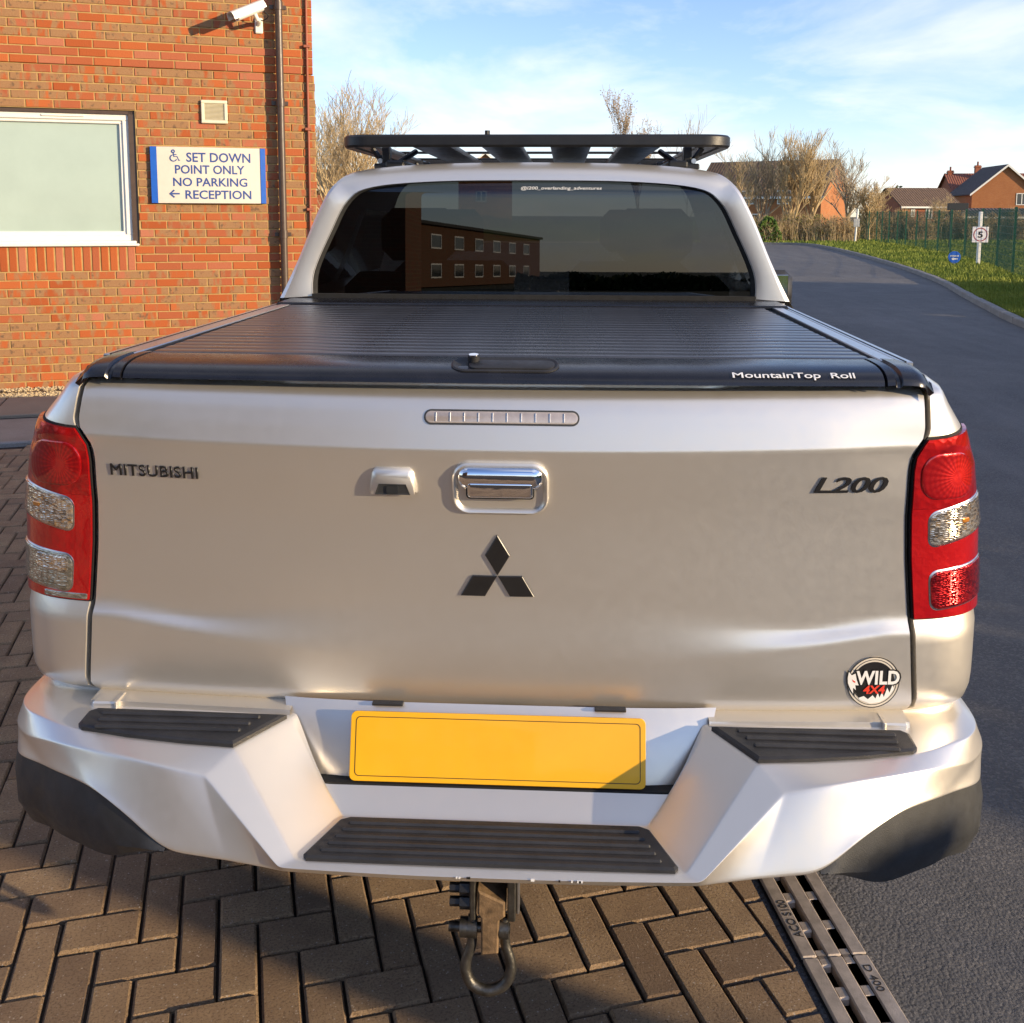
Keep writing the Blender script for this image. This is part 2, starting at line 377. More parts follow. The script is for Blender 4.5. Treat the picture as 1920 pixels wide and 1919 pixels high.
TILE_R = tile_mat('red_pantile', (.22, .075, .045)); TILE_B = tile_mat('brown_roof_tile', (.14, .085, .05)); TILE_D = tile_mat('dark_roof_tile', (.06, .05, .05))
def paver_mat():
    M = NT('brindle_paver'); v = M.coord(); oi = M.n('ShaderNodeObjectInfo').outputs['Random']
    at = M.n('ShaderNodeAttribute', attribute_name='rnd').outputs['Fac']; rnd = M.math('FRACT', M.math('ADD', oi, at))
    off = M.n('ShaderNodeCombineXYZ', {'X': M.math('MULTIPLY', rnd, 61.), 'Y': M.math('MULTIPLY', rnd, 23.)}).outputs[0]
    vv = M.n('ShaderNodeVectorMath', {0: v, 1: off}, operation='ADD').outputs[0]
    c = M.ramp(rnd, [(0., (.42, .285, .165)), (.35, (.52, .355, .205)), (.7, (.33, .225, .14)), (1., (.56, .39, .225))])
    c = M.mix(M.ramp(M.noise(9, 4, .6, vv), [(.35, .0), (.7, .5)]), c, (.19, .12, .08))
    g = M.noise(170, 5, .8, vv); sp_ = M.n('ShaderNodeTexVoronoi', {'Vector': vv, 'Scale': 105.}).outputs['Distance']
    c = M.mix(M.ramp(g, [(.40, .8), (.50, 0.)]), c, (.17, .11, .066))
    spk = M.math('MULTIPLY', M.ramp(sp_, [(.14, 1.), (.24, 0.)]), M.ramp(M.noise(70, 2, .5, vv), [(.50, 0.), (.56, .95)]))
    c = M.mix(spk, c, (.62, .52, .42))
    M.set(Base_Color=c, Roughness=.88, Specular_IOR_Level=.3, Normal=M.bump(g, 1., .012)); return M.m
PAVER = paver_mat()
def asphalt_mat(name, c1, c2, scale, fine, fs, bd, bs, rough, spec, speck):
    M = NT(name); v = M.coord(); big = M.noise(.35, 5, .6, v, 1.2); mid = M.noise(2.6, 6, .65, v)
    c = M.mix(M.ramp(big, [(.38, 0.), (.62, 1.)]), c1, c2); c = M.mix(M.ramp(mid, [(.40, .45), (.62, 0.)]), c, tuple(x*.62 for x in c1))
    st = M.noise(1.1, 4, .6, M.n('ShaderNodeMapping', {'Vector': v, 'Scale': (1.6, .10, 1.)}).outputs[0]); c = M.mix(M.ramp(st, [(.5, 0.), (.7, .35)]), c, tuple(min(1, x*1.5) for x in c2))
    vo = M.n('ShaderNodeTexVoronoi', {'Vector': v, 'Scale': fs*.55}); cell = M.n('ShaderNodeSeparateColor', {0: vo.outputs['Color']}).outputs[0]
    c = M.mix(M.ramp(cell, [(.55, 0.), (.95, .6)]), c, speck); g = M.noise(fs, 4, .7, v); c = M.mix(M.ramp(g, [(.35, fine), (.55, 0.)]), c, tuple(x*.4 for x in c1))
    h = M.math('ADD', g, M.math('MULTIPLY', vo.outputs['Distance'], -.9))
    M.set(Base_Color=c, Roughness=rough, Specular_IOR_Level=spec, Normal=M.bump(h, bs, bd)); return M.m
def ground_mat(name, c1, c2, scale, fine, fs, bd=.006, bs=.7, rough=.9, spec=.3, speck=None):
    M = NT(name); v = M.coord(); c = M.ramp(M.noise(scale, 6, .6, v), [(.3, c1), (.7, c2)])
    g = M.noise(fs, 4, .7, v); c = M.mix(M.ramp(g, [(.35, fine), (.6, 0.)]), c, tuple(x*.45 for x in c1))
    if speck:
        vo = M.n('ShaderNodeTexVoronoi', {'Vector': v, 'Scale': fs*.55}); c = M.mix(M.ramp(vo.outputs['Distance'], [(.12, .55), (.34, 0.)]), c, speck)
        g = M.math('ADD', g, M.math('MULTIPLY', vo.outputs['Distance'], -.8))
    M.set(Base_Color=c, Roughness=rough, Specular_IOR_Level=spec, Normal=M.bump(g, bs, bd)); return M.m
ASPH = asphalt_mat('asphalt', (.125, .12, .118), (.165, .157, .15), .9, .6, 210, .008, 1., .82, .4, (.24, .22, .20))
BED = ground_mat('joint_sand', (.035, .025, .018), (.055, .04, .03), 8, .4, 180)
CONC = ground_mat('concrete', (.26, .22, .17), (.36, .31, .25), 2.5, .3, 150, .003, .5)
SLABC = ground_mat('pavement_slab_concrete', (.25, .205, .15), (.34, .28, .20), 2.2, .3, 140, .003, .5)
KERBC = ground_mat('kerb_concrete', (.22, .20, .18), (.33, .31, .28), 3., .35, 90, .006, .7)
EARTH = ground_mat('earth', (.05, .045, .02), (.075, .075, .03), 1.2, .4, 60)
TURF = ground_mat('turf', (.06, .11, .014), (.16, .19, .032), .8, .5, 24, .05, .9, .95, .1)
GRAV = ground_mat('gravel', (.45, .33, .17), (.62, .50, .30), 20, .2, 60, .004, .5)
IRON = simple('cast_drain_steel', (.46, .38, .30), .55, .35, var=.25, scale=25, bump=.4, bscale=300)
PVC = simple('white_pvc', (.78, .76, .69), .35, 0, var=.04)
VENTP = simple('cream_plastic', (.70, .64, .47), .45, 0, var=.05)
FROST = simple('frosted_glass', (.38, .47, .41), .22, 0, coat=.4, var=.05, scale=3)
BROWNP = simple('brown_pipe', (.075, .048, .032), .38, 0, var=.15)
CABLE = simple('terracotta_cable', (.30, .085, .04), .6, 0, var=.1)
SIGNW = simple('sign_cream', (.66, .60, .50), .4, 0, var=.03)
SIGNB = simple('sign_blue', (.015, .11, .50), .4, 0, var=.05)
SIGNT = simple('sign_lettering', (.03, .07, .25), .45, 0, var=.05)
GREENF = simple('green_fence_coat', (.016, .095, .048), .5, 0, var=.2)
BARK = simple('pale_bark', (.46, .34, .18), .9, 0, var=.3, scale=6)
BARK2 = simple('grey_twig', (.36, .29, .20), .9, 0, var=.3, scale=6)
DARKWIN = simple('dark_window_pane', (.02, .025, .03), .06, 0, coat=.5, var=.3)
def leaf_mat(name, c1, c2, scale=2.):
    M = NT(name); M.set(Base_Color=M.ramp(M.noise(scale, 4, .6, M.coord()), [(.3, c1), (.7, c2)]), Roughness=.7, Specular_IOR_Level=.2); return M.m
LEAF_D = leaf_mat('dark_leaf', (.018, .035, .010), (.045, .065, .018)); LEAF_O = leaf_mat('olive_leaf', (.09, .09, .022), (.19, .16, .05)); LEAF_G = leaf_mat('green_leaf', (.05, .10, .015), (.10, .16, .03)); LEAF_B = leaf_mat('dry_brown_leaf', (.20, .12, .05), (.30, .20, .09))
GRASSM = leaf_mat('grass_blade', (.10, .16, .018), (.27, .29, .05), .35)
# ============================================================ THE SETTING
def set_uv(o):
    me = o.data; uv = me.uv_layers.new(name='UVMap').data
    for p in me.polygons:
        n = p.normal
        if abs(n.z) > .9: a, b = Vector((1, 0, 0)), Vector((0, 1, 0))
        else:
            a = Vector((-n.y, n.x, 0)).normalized(); b = n.cross(a).normalized()
            if b.z < 0: b = -b
        for li in p.loop_indices:
            c = me.vertices[me.loops[li].vertex_index].co; uv[li].uv = (c.dot(a), c.dot(b))
    return o
def sheet(name, outline, z, mat, kind='structure'):
    return tag(mobj(name, [(x, y, z) for x, y in outline], [tuple(range(len(outline)))], mat), kind=kind)
WA = radians(20); P0 = Vector((-4.43, 7.1, 0)); WT = Vector((cos(WA), sin(WA), 0)); WN = Vector((-sin(WA), cos(WA), 0))
def wl(s, n, z=0): return P0+WT*s+WN*n+Vector((0, 0, z))             # wall-frame point
sheet('ground', [(-900, -900), (900, -900), (900, 900), (-900, 900)], -.09, EARTH)
kerb_px = [(1920, 606), (1862, 579), (1808, 551), (1776, 533), (1738, 517), (1682, 498), (1604, 476), (1556, 465)]
KC = [Vector((4.4, -40, 0)), Vector((4.6, -14, 0)), Vector((5.2, 0, 0)), Vector((6.0, 8, 0))]+[PZ(x, y, .05) for x, y in kerb_px]
KC = [Vector((p.x, p.y, 0)) for p in KC]; KC += [Vector((13.0, 53.5, 0)), Vector((11.4, 55.2, 0)), Vector((6, 55.8, 0)), Vector((-14, 56, 0))]
KP = catmull(KC, 14)
DR0, DRD = Vector((.744, .588, 0)), Vector((-.152, 1, 0)).normalized(); DRN = Vector((DRD.y, -DRD.x, 0))   # drain right edge
def dl(a, n, z=0): return DR0+DRD*a+DRN*n+Vector((0, 0, z))
road_left = [dl(-40, 0), dl(6.6, 0), Vector((-2.0, 9.6, 0)), Vector((-14, 9.8, 0))]
sheet('road', [(p.x, p.y) for p in road_left]+[(p.x, p.y) for p in reversed(KP)], 0., ASPH)
sheet('grass_verge', [(p.x, p.y) for p in KP]+[(-60, 56), (-60, 240), (240, 240), (240, -40)], .07, TURF)
# kerb stones
kb = tag(sheet('kerb', [(p.x+.03, p.y) for p in KP[:2]]+[(KP[1].x+.1, KP[1].y), (KP[0].x+.1, KP[0].y)], -.02, KERBC), kind='structure')
ks = MB(); ks.bbox(-.452, .452, -.065, .065, -.1, .105, .014); kerb_me = ks.build('kerbstone', KERBC, kb).data; first = bpy.data.objects[kb.children[0].name]
random.seed(3); acc = 0; nk = 0; prev = KP[0]; target = 0
cum = [0]
for a, b in zip(KP, KP[1:]): cum.append(cum[-1]+(b-a).length)
def kat(d):
    for i in range(len(cum)-1):
        if d <= cum[i+1]: return KP[i].lerp(KP[i+1], (d-cum[i])/max(1e-6, cum[i+1]-cum[i]))
    return KP[-1]
d = 0.
while d+.914 < cum[-1]:
    a, b = kat(d), kat(d+.914); m = (a+b)/2
    o = first if nk == 0 else link(bpy.data.objects.new('kerbstone', kerb_me), kb)
    o.location = (m.x, m.y, random.uniform(-.006, .006)); o.rotation_euler = (0, 0, atan2(b.y-a.y, b.x-a.x)+random.uniform(-.006, .006)); nk += 1; d += .914
# grass blades on the verge
random.seed(5); gv = []; gf = []
def kerb_x(y):
    best = None
    for a, b in zip(KP, KP[1:]):
        if a.y <= y < b.y: best = lerp(a.x, b.x, (y-a.y)/(b.y-a.y))
    return best
for i in range(60000):
    y = 11+52*random.random()**1.7; kx = kerb_x(y) if y < 55 else -4
    if kx is None: kx = 11
    xr = .11+(y+1.76)*.47
    x = kx+.09+random.random()*max(.2, xr-kx-.09) if y < 55 else random.uniform(2, 31)
    h = random.uniform(.025, .07)*(1+y/45); w = .006*(1+y/14); a = random.uniform(0, 2*pi); t = random.uniform(-.04, .04)
    n = len(gv); gv += [(x-w*cos(a), y-w*sin(a), .068), (x+w*cos(a), y+w*sin(a), .068), (x+t, y+random.uniform(-.03, .03), .07+h)]; gf.append((n, n+1, n+2))
tag(mobj('grass', gv, gf, GRASSM), 'short green grass covering the verge beside the road kerb', 'grass', kind='stuff')

# ---------------- block paving (herringbone, aligned to the building)
PA = radians(18); PU = Vector((cos(PA), sin(PA), 0)); PV = Vector((-sin(PA), cos(PA), 0)); PO = PZ(43.75, 1739.7, 0); UNIT = .0850; VS = 1.32
pav = tag(mobj('block_paving', [dl(-30, -.15, -.012), dl(7.6, -.15, -.012), wl(3.2, -2.2, -.012), wl(-9, -2.2, -.012), wl(-9, -12, -.012)], [(0, 1, 2, 3, 4)], BED), kind='structure')
def paver_mesh(L, Wd):
    g = .0032; b = .005; vs = []
    for z, i in ((-.05, 0), (-.006, 0), (0, b)):
        vs += [(-L/2+g+i, -Wd/2+g+i, z), (L/2-g-i, -Wd/2+g+i, z), (L/2-g-i, Wd/2-g-i, z), (-L/2+g+i, Wd/2-g-i, z)]
    fs = [(8, 9, 10, 11)]
    for k in range(2):
        for i in range(4): fs.append((k*4+i, k*4+(i+1)%4, k*4+4+(i+1)%4, k*4+4+i))
    return vs, fs
PVM = [paver_mesh(2*UNIT, UNIT*VS), paver_mesh(UNIT, 2*UNIT*VS)]; random.seed(11); pmes = []
for pvv, pff in PVM:
    pme = bpy.data.meshes.new('paver'); pme.from_pydata(pvv, [], pff); pme.materials.append(PAVER); pmes.append(pme)
cand = []
for i in range(-84, 72):
    for j in range(-80, 80):
        k = (i+j) % 4
        if k == 0: c = PO+PU*((i+1)*UNIT)+PV*((j+.5)*UNIT*VS); rz = 0
        elif k == 2: c = PO+PU*((i+.5)*UNIT)+PV*((j+1)*UNIT*VS); rz = 1
        else: continue
        rel = c-DR0; across = rel.dot(DRN)
        if across > -.145+.03: continue
        wn_ = (c-P0).dot(WN); ws_ = (c-P0).dot(WT)
        if wn_ > -2.28 or ws_ < -3.2 or ws_ > 3.0 or c.y < -2.4: continue
        px, py, z = pix(c); vis = z > .5 and -60 < px < 1980 and py < 2010 and (px < 75 and py > 835 or py > 1545)
        cand.append((not vis, z, c, rz, across > -.145-.06-.12))
cand.sort(key=lambda t: (t[0], t[1])); jv = []; jf = []; jr = []
def cut_paver(c, rz):
    m_ = Matrix.Rotation(PA, 4, 'Z'); g = .0032; L, Wd = (UNIT, UNIT*2*VS) if rz else (UNIT*2, UNIT*VS)
    P = [c+m_ @ Vector((x, y, 0)) for x, y in ((-L/2+g, -Wd/2+g), (L/2-g, -Wd/2+g), (L/2-g, Wd/2-g), (-L/2+g, Wd/2-g))]
    dist = [(-.145-.022)-(p-DR0).dot(DRN) for p in P]; out = []
    for i in range(4):
        a, b, da, db = P[i], P[(i+1) % 4], dist[i], dist[(i+1) % 4]
        if da >= 0: out.append(a)
        if (da >= 0) != (db >= 0): out.append(a.lerp(b, da/(da-db)))
    if len(out) < 3: return None
    n_ = len(out); cen = sum(out, Vector())/n_; vs = []
    for z, f in ((-.05, 1), (-.006, 1), (0, .93)): vs += [cen+(p-cen)*f+Vector((0, 0, z)) for p in out]
    fs = [tuple(2*n_+i for i in range(n_))]
    for k in range(2):
        for i in range(n_): fs.append((k*n_+i, k*n_+(i+1) % n_, k*n_+n_+(i+1) % n_, k*n_+n_+i))
    return vs, fs
for n, (nv, z, c, rz, edge_) in enumerate(cand):
    if edge_:
        cp_ = cut_paver(c, rz)
        if cp_ and not nv: mobj('cut_paver', cp_[0], cp_[1], PAVER, pav)
        elif cp_: k = len(jv); jv += cp_[0]; jf += [tuple(q+k for q in f) for f in cp_[1]]; jr += [random.random()]*len(cp_[0])
        continue
    dz = random.uniform(-.003, .0025); tx, ty = random.uniform(-.008, .008), random.uniform(-.008, .008); q_ = rz; pvv, pff = PVM[q_]; rz = PA+random.uniform(-.008, .008)
    if n < 300 and not nv:
        o = link(bpy.data.objects.new('paver', pmes[q_]), pav); o.location = (c.x, c.y, dz); o.rotation_euler = (tx, ty, rz)
    else:
        m = Matrix.Translation((c.x, c.y, dz)) @ Matrix.Rotation(rz, 4, 'Z'); k = len(jv); r = random.random()
        jv += [m @ Vector(v) for v in pvv]; jf += [tuple(q+k for q in f) for f in pff]; jr += [r]*len(pvv)
def rnd_attr(o, vals):
    a = o.data.attributes.new('rnd', 'FLOAT', 'POINT'); a.data.foreach_set('value', vals)
o = tag(mobj('paver_field', jv, jf, PAVER, pav), kind='stuff'); rnd_attr(o, jr)
# infill strip along the drain
mobj('edge_mortar', [dl(-30, -.27, -.007), dl(-30, -.14, -.007), dl(8, -.14, -.007), dl(8, -.27, -.007)], [(0, 1, 2, 3)], ASPH, pav)
# ---------------- footpath by the wall
def wstrip(name, n0, n1, z, mat, s0=-9, s1=3.2, **k):
    return tag(mobj(name, [wl(s0, n0, z), wl(s1, n0, z), wl(s1, n1, z), wl(s0, n1, z)], [(0, 1, 2, 3)], mat), kind='structure', **k)
wstrip('path', -2.2, -1.22, .004, CONC)
sb = wstrip('slab_path', -1.24, -.36, .006, BED)
random.seed(8)
for k in range(16):
    s0 = -8.6+k*.75; m = MB(); h = random.uniform(-.004, .004)
    m.bbox(.006, .744, .006, .846, -.03, .030+h, .006); so_ = m.build('paving_slab', SLABC, sb); so_.location = wl(s0, -1.22, 0); so_.rotation_euler = (0, 0, WA)
ke = wstrip('path_edging', -2.215, -2.19, -.01, KERBC)
for k in range(13):
    m = MB(); m.bbox(.003, .911, -.03, .03, -.08, .022+random.uniform(-.003, .003), .008); e = m.build('edging_stone', KERBC, ke); e.location = wl(-8.8+k*.914, -2.2, 0); e.rotation_euler = (0, 0, WA)
wstrip('gravel_bed', -.38, .02, .02, GRAV)
random.seed(14); gm = MB()
for k in range(2600):
    s = random.uniform(-1.6, 1.0); n = random.uniform(-.37, -.01); r = random.uniform(.008, .019); c = wl(s, n, .02+random.uniform(0, .012)+.02*(n > -.15)); a = random.random()*6
    gm.add([c+Vector((r*cos(a), r*sin(a), 0)), c+Vector((-r*sin(a), r*cos(a), 0)), c-Vector((r*cos(a), r*sin(a), 0)), c+Vector((r*sin(a), -r*cos(a), 0)), c+Vector((0, 0, r*.8))], [(0, 1, 4), (1, 2, 4), (2, 3, 4), (3, 0, 4)])
tag(gm.build('gravel', GRAV, fix=False), 'pale pea gravel along the foot of the brick wall', 'gravel', kind='stuff')

# ---------------- drainage channel
dr = empty('drainage_channel', dl(0, 0), atan2(DRD.y, DRD.x)); tag(dr, 'slotted metal drainage channel between block paving and asphalt', 'drain')
# local frame: x along the drain, y to its left (paving side)
DW = .146
m = MB(); m.box(-12, 8, .004, DW-.004, -.16, -.15); m.box(-12, 8, -.004, .002, -.15, -.004); m.box(-12, 8, DW-.002, DW+.004, -.15, -.004); m.build('trough', DARK, dr)
bars = [(.0, .034), (.057, .089), (.112, .146)]
bm_ = {}
for bi, (a, b) in enumerate(bars):
    m = MB(); m.bbox(.0015, .4985, a, b, -.022, .004, .003); bm_[bi] = m
web = MB(); web.bbox(-.017, .017, 0, .026, -.02, .0012, .004)
meB = {}; meW = None
for u in range(-6, 12):
    x0 = u*.5-.27+.007
    for bi in bm_:
        if bi not in meB: o = bm_[bi].build('grating_bar', IRON, dr); meB[bi] = o.data
        else: o = link(bpy.data.objects.new('grating_bar', meB[bi]), dr)
        o.location = (x0, 0, 0)
    if -3 <= u <= 5:
        for lane in (.033, .088):
            for q in range(6):
                if meW is None: o = web.build('cross_web', IRON, dr); meW = o.data
                else: o = link(bpy.data.objects.new('cross_web', meW), dr)
                o.location = (x0+(.008 if q == 0 else .492 if q == 5 else q*.1), lane, 0)
ENGR = simple('engraved_shadow', (.03, .024, .02), .8)
text('lettering', 'ACO S100', ENGR, dr, .125, .020, frame((-.16+.02, .128, .0042), (1, 0, 0), (0, 1, 0)), .0006)
text('lettering', 'D 400', ENGR, dr, .075, .017, frame((-.335, .018, .0042), (-1, 0, 0), (0, -1, 0)), .0006)

# ---------------- the brick building
bd = empty('brick_building', P0, WA); tag(bd, 'brick office building with a frosted window and red brick bands', 'building')
def WP(px, py, off=0.):
    d_ = ray(px, py); n0 = (P0-CAMLOC).dot(WN)-off; t = n0/d_.dot(WN); p = CAMLOC+d_*t
    return Vector(((p-P0).dot(WT), -off, p.z))
CZ0 = .029; SR = 2.345; SL = -7.0; TOPZ = CZ0+.075*86
win = (-.75, .752, CZ0+17*.075, CZ0+33*.075)
w = MB(); y0, y1 = .007, .3
w.box(SL, SR-.004, y0, y1, -.1, win[2]); w.box(SL, win[0], y0, y1, win[2], win[3]); w.box(win[1], SR-.004, y0, y1, win[2], win[3]); w.box(SL, SR-.004, y0, y1, win[3], 2.872)
w.box(SL, SR-.022, y0, y1, 2.886, TOPZ); w.box(SL+.02, SR-.03, y0+.012, y1, 2.872, 2.886)
w.box(SR-.30, SR-.03, .3, 7, -.1, TOPZ); w.box(SL, SL+.3, .3, 7, -.1, TOPZ); w.box(SL, SR-.3, 6.7, 7, -.1, TOPZ)
wall = w.build('wall', MORTAR, bd)
rf = MB(); rf.box(SL-.15, SR+.1, -.15, 7.15, TOPZ, TOPZ+.18); rf.build('roof', DARK, bd)
def brick_mesh(L, H, dpt=.05):
    b = .004; vs = []
    for y, i in ((dpt, 0), (.004, 0), (0, b)):
        vs += [(-L/2+i, y, -H/2+i), (L/2-i, y, -H/2+i), (L/2-i, y, H/2-i), (-L/2+i, y, H/2-i)]
    fs = [(8, 9, 10, 11)]
    for k in range(2):
        for i in range(4): fs.append((k*4+i, k*4+(i+1)%4, k*4+4+(i+1)%4, k*4+4+i))
    return vs, fs
random.seed(21); bl = []
for k in range(86):
    z = CZ0+.075*k+.0375; end = SR if z < 2.87 else SR-.018
    s = SL+(.1125 if k % 2 else 0)-.225+random.uniform(-.004, .004)
    while s < end:
        a, b = s+.005, s+.220; s += .225
        a = max(a, SL); b = min(b, end)
        if b-a < .03: continue
        red = 38 <= k <= 40 or 14 <= k <= 16
        if 14 <= k <= 16:
            a = max(a, win[1]-.040)
            if b-a < .03: continue
        if 17 <= k < 33 and b > win[0]-.002 and a < win[1]+.002:
            if a < win[0]: b = win[0]-.004
            elif b > win[1]: a = win[1]+.006
            else: continue
            if b-a < .03: continue
        bl.append(((a+b)/2, z, b-a, .065, red))
s = win[1]-.045-.0375+.005
while s > -1.2: bl.append((s, CZ0+15.5*.075, .064, .215, True)); s -= .0752
rank = []
for t in bl:
    p = wl(t[0], 0, t[1]); px, py, z = pix(p)
    vis = -20 < px < 600 and -15 < py < (748 if px < 110 else 560+(545-px)*.34)
    rank.append((not vis, z, t))
rank.sort(key=lambda t: (t[0], t[1])); cache = {}; jv = {0: [], 1: []}; jf = {0: [], 1: []}; jr = {0: [], 1: []}; nb = 0
for nv, z_, (s, z, L, H, red) in rank:
    dy = random.uniform(-.0015, .002); ry = random.uniform(-.006, .006); L2 = round(L, 2) if L < .2 else .215
    mat = BRICKR if red else BRICKM
    if nb < 300 and not nv:
        key = (L2, H, red)
        if key not in cache:
            me = bpy.data.meshes.new('brick'); v_, f_ = brick_mesh(L2 if L < .2 else L2, H); me.from_pydata(v_, [], f_); me.materials.append(mat); cache[key] = me
        o = link(bpy.data.objects.new('brick', cache[key]), wall); o.location = (s, dy, z); o.rotation_euler = (0, ry, 0); nb += 1
    else:
        q = int(red); v_, f_ = brick_mesh(L, H); k = len(jv[q]); mm = Matrix.Translation((s, dy, z)) @ Matrix.Rotation(ry, 4, 'Y'); r = random.random()
        jv[q] += [mm @ Vector(v) for v in v_]; jf[q] += [tuple(i+k for i in f) for f in f_]; jr[q] += [r]*len(v_)
for q, mat in ((0, BRICKM), (1, BRICKR)):
    o = tag(mobj('brickwork', jv[q], jf[q], mat, wall), kind='stuff'); rnd_attr(o, jr[q])
# window
a, b, c, d_ = win; fw = MB(); y = .045
fa, fb, fc, fd = a+.03, b-.055, c+.045, d_-.03
def ringbox(m, x0, x1, z0, z1, t, y0, y1, bv=.006):
    m.bbox(x0, x1, y0, y1, z0, z0+t, bv); m.bbox(x0, x1, y0, y1, z1-t, z1, bv); m.bbox(x0, x0+t, y0+.001, y1, z0+t-.004, z1-t+.004, bv); m.bbox(x1-t, x1, y0+.001, y1, z0+t-.004, z1-t+.004, bv)
ringbox(fw, fa, fb, fc, fd, .058, y, y+.07); ringbox(fw, fa+.05, fb-.05, fc+.05, fd-.05, .036, y+.018, y+.07)
wf = fw.build('window', PVC, bd)
m = MB(); m.box(fa+.08, fb-.08, y+.045, y+.05, fc+.08, fd-.08); m.build('pane', FROST, wf)
m = MB(); m.bbox(a+.005, b-.004, -.035, y+.02, c, c+.022, .006); m.bbox(a+.012, b-.03, -.005, y+.03, c+.020, c+.046, .006); m.build('sill', PVC, wf)
m = MB(); m.bbox(-.02, .33, y-.012, y+.002, fd-.034, fd-.016, .004); m.build('trickle_vent', PVC, wf)
m = MB(); m.box(fb-.004, b+.001, y-.02, .3, c+.02, d_); m.box(a-.001, fa+.004, y-.02, .3, c+.02, d_); m.box(a, b, y-.02, .3, fd-.004, d_+.001); m.box(a, b, .16, .3, c, d_); m.build('brown_reveal', BROWNP, wf)  # brown boxes line the sides, head and back of the opening
# air vent
v0, v1 = WP(376, 188), WP(427, 233); av = MB(); ringbox(av, v0.x, v1.x, v1.z, v0.z, .03, -.028, 0); av.box(v0.x+.02, v1.x-.02, -.006, 0, v1.z+.02, v0.z-.02)
avo = av.build('extractor_vent', VENTP); avo.location = P0; avo.rotation_euler = (0, 0, WA); tag(avo, 'small square cream extractor vent on the brick wall above the sign', 'vent')
nsl = 13; sm = MB(); sm.add([(v0.x+.028, -.022, -.004), (v1.x-.028, -.022, -.004), (v1.x-.028, -.007, .006), (v0.x+.028, -.007, .006)], [(0, 1, 2, 3)]); sd = None
for k in range(nsl):
    zz = v1.z+.036+k*((v0.z-v1.z-.072)/(nsl-1))
    if sd is None: o = sm.build('louvre', VENTP, avo); sd = o.data
    else: o = link(bpy.data.objects.new('louvre', sd), avo)
    o.location = (0, 0, zz)
# down pipe and cable
ps = WP(528.5, 300, .07).x; dp = empty('downpipe', P0, WA); tag(dp, 'brown drainpipe running down the brick wall near its corner', 'pipe')
m = MB(); m.tube([(ps, -.075, 0), (ps, -.075, TOPZ)], .034, 16, False); m.build('pipe', BROWNP, dp, angle=50)
for py in (12, 193, 440):
    z = WP(528, py, .07).z; m = MB(); m.tube([(ps, -.075, z-.035), (ps, -.075, z+.035)], .040, 16); m.box(ps-.075, ps+.075, -.012, 0, z-.018, z+.018); m.box(ps-.02, ps+.02, -.06, 0, z-.014, z+.014); m.build('bracket', BROWNP, dp, angle=50)
cs = WP(577, 200).x; cb_ = empty('cable_conduit', P0, WA); tag(cb_, 'thin terracotta cable conduit clipped to the brick wall beside its corner', 'cable')
m = MB(); m.tube([(cs, -.016, 0), (cs, -.016, TOPZ)], .012, 8, False); m.build('conduit', CABLE, cb_, angle=50)
for py in (-60, 88, 243, 393):
    z = WP(577, py).z; m = MB(); m.bbox(cs-.032, cs+.028, -.034, 0, z-.012, z+.012, .003); m.build('clip', CABLE, cb_)
# wall sign
sg0, sg1 = WP(281, 275), WP(499, 383); sw, sh = sg1.x-sg0.x, .502; z1_ = 2.192; z0_ = z1_-sh; sx0 = sg0.x
sn = empty('direction_sign', P0, WA); tag(sn, 'cream wall sign with blue ends about the set down point and reception', 'sign')
def bulge(u): return -.028-.022*(1-(2*u-1)**2)
def sgrid(u0, u1, off, mat, name, parent, n=14):
    rows = []
    for z in (z0_, z1_): rows.append([(sx0+sw*lerp(u0, u1, i/n), bulge(lerp(u0, u1, i/n))-off, z) for i in range(n+1)])
    back = [[(x, 0, z) for x, y, z in r] for r in rows]; m = MB(); m.grid([back[0], rows[0], rows[1], back[1]]); m.add([rows[0][0], rows[1][0], back[1][0], back[0][0]], [(0, 1, 2, 3)]); m.add([rows[0][-1], rows[1][-1], back[1][-1], back[0][-1]], [(0, 1, 2, 3)])
    return m.build(name, mat, parent, angle=35)
sgrid(.055, .955, 0, SIGNW, 'sign_panel', sn); sgrid(0, .054, .006, SIGNB, 'end_rail', sn, 4); sgrid(.956, 1, .006, SIGNB, 'end_rail', sn, 4)
def sgm(x0, x1, y0, y1):
    u = ((x0+x1)/2-840)/657; return (sx0+sw*u, bulge(u)-.003, z1_-((y0+y1)/2-822)/323*sh), (x1-x0)/657*sw, (y1-y0)/323*sh
for body, x0, x1, y0, y1 in (('SET DOWN', 1042, 1410, 853, 908), ('POINT ONLY', 976, 1374, 925, 976), ('NO PARKING', 963, 1388, 998, 1048), ('RECEPTION', 1030, 1410, 1070, 1121)):
    c, w_, h_ = sgm(x0, x1, y0, y1); o = text('lettering', body, SIGNT, sn, w_, h_, frame((0, 0, 0), (1, 0, 0), (0, 0, 1)), .0008, bold=.016)
    for v in o.data.vertices:
        u = (c[0]+v.co.x-sx0)/sw; v.co = Vector((c[0]+v.co.x, bulge(u)-.0012+v.co.y*.5, c[2]+v.co.z))
def stroke(m, pts, wd, y=0., close=False):
    P = [Vector(p) for p in pts]; N = len(P); L = []; R = []
    for i in range(N):
        a = P[i-1] if i > 0 or close else P[i]; b = P[(i+1) % N] if i < N-1 or close else P[i]; t = (b-a).normalized(); n = Vector((-t.y, t.x))*wd/2
        L.append((P[i].x+n.x, y, P[i].y+n.y)); R.append((P[i].x-n.x, y, P[i].y-n.y))
    k = len(m.v); m.v += [Vector(q) for q in L+R]
    for i in range(N if close else N-1): j = (i+1) % N; m.f.append((k+i, k+j, k+N+j, k+N+i))
    return m
c, w_, h_ = sgm(942, 1000, 1070, 1112); m = MB(); X, Yy, Z = c
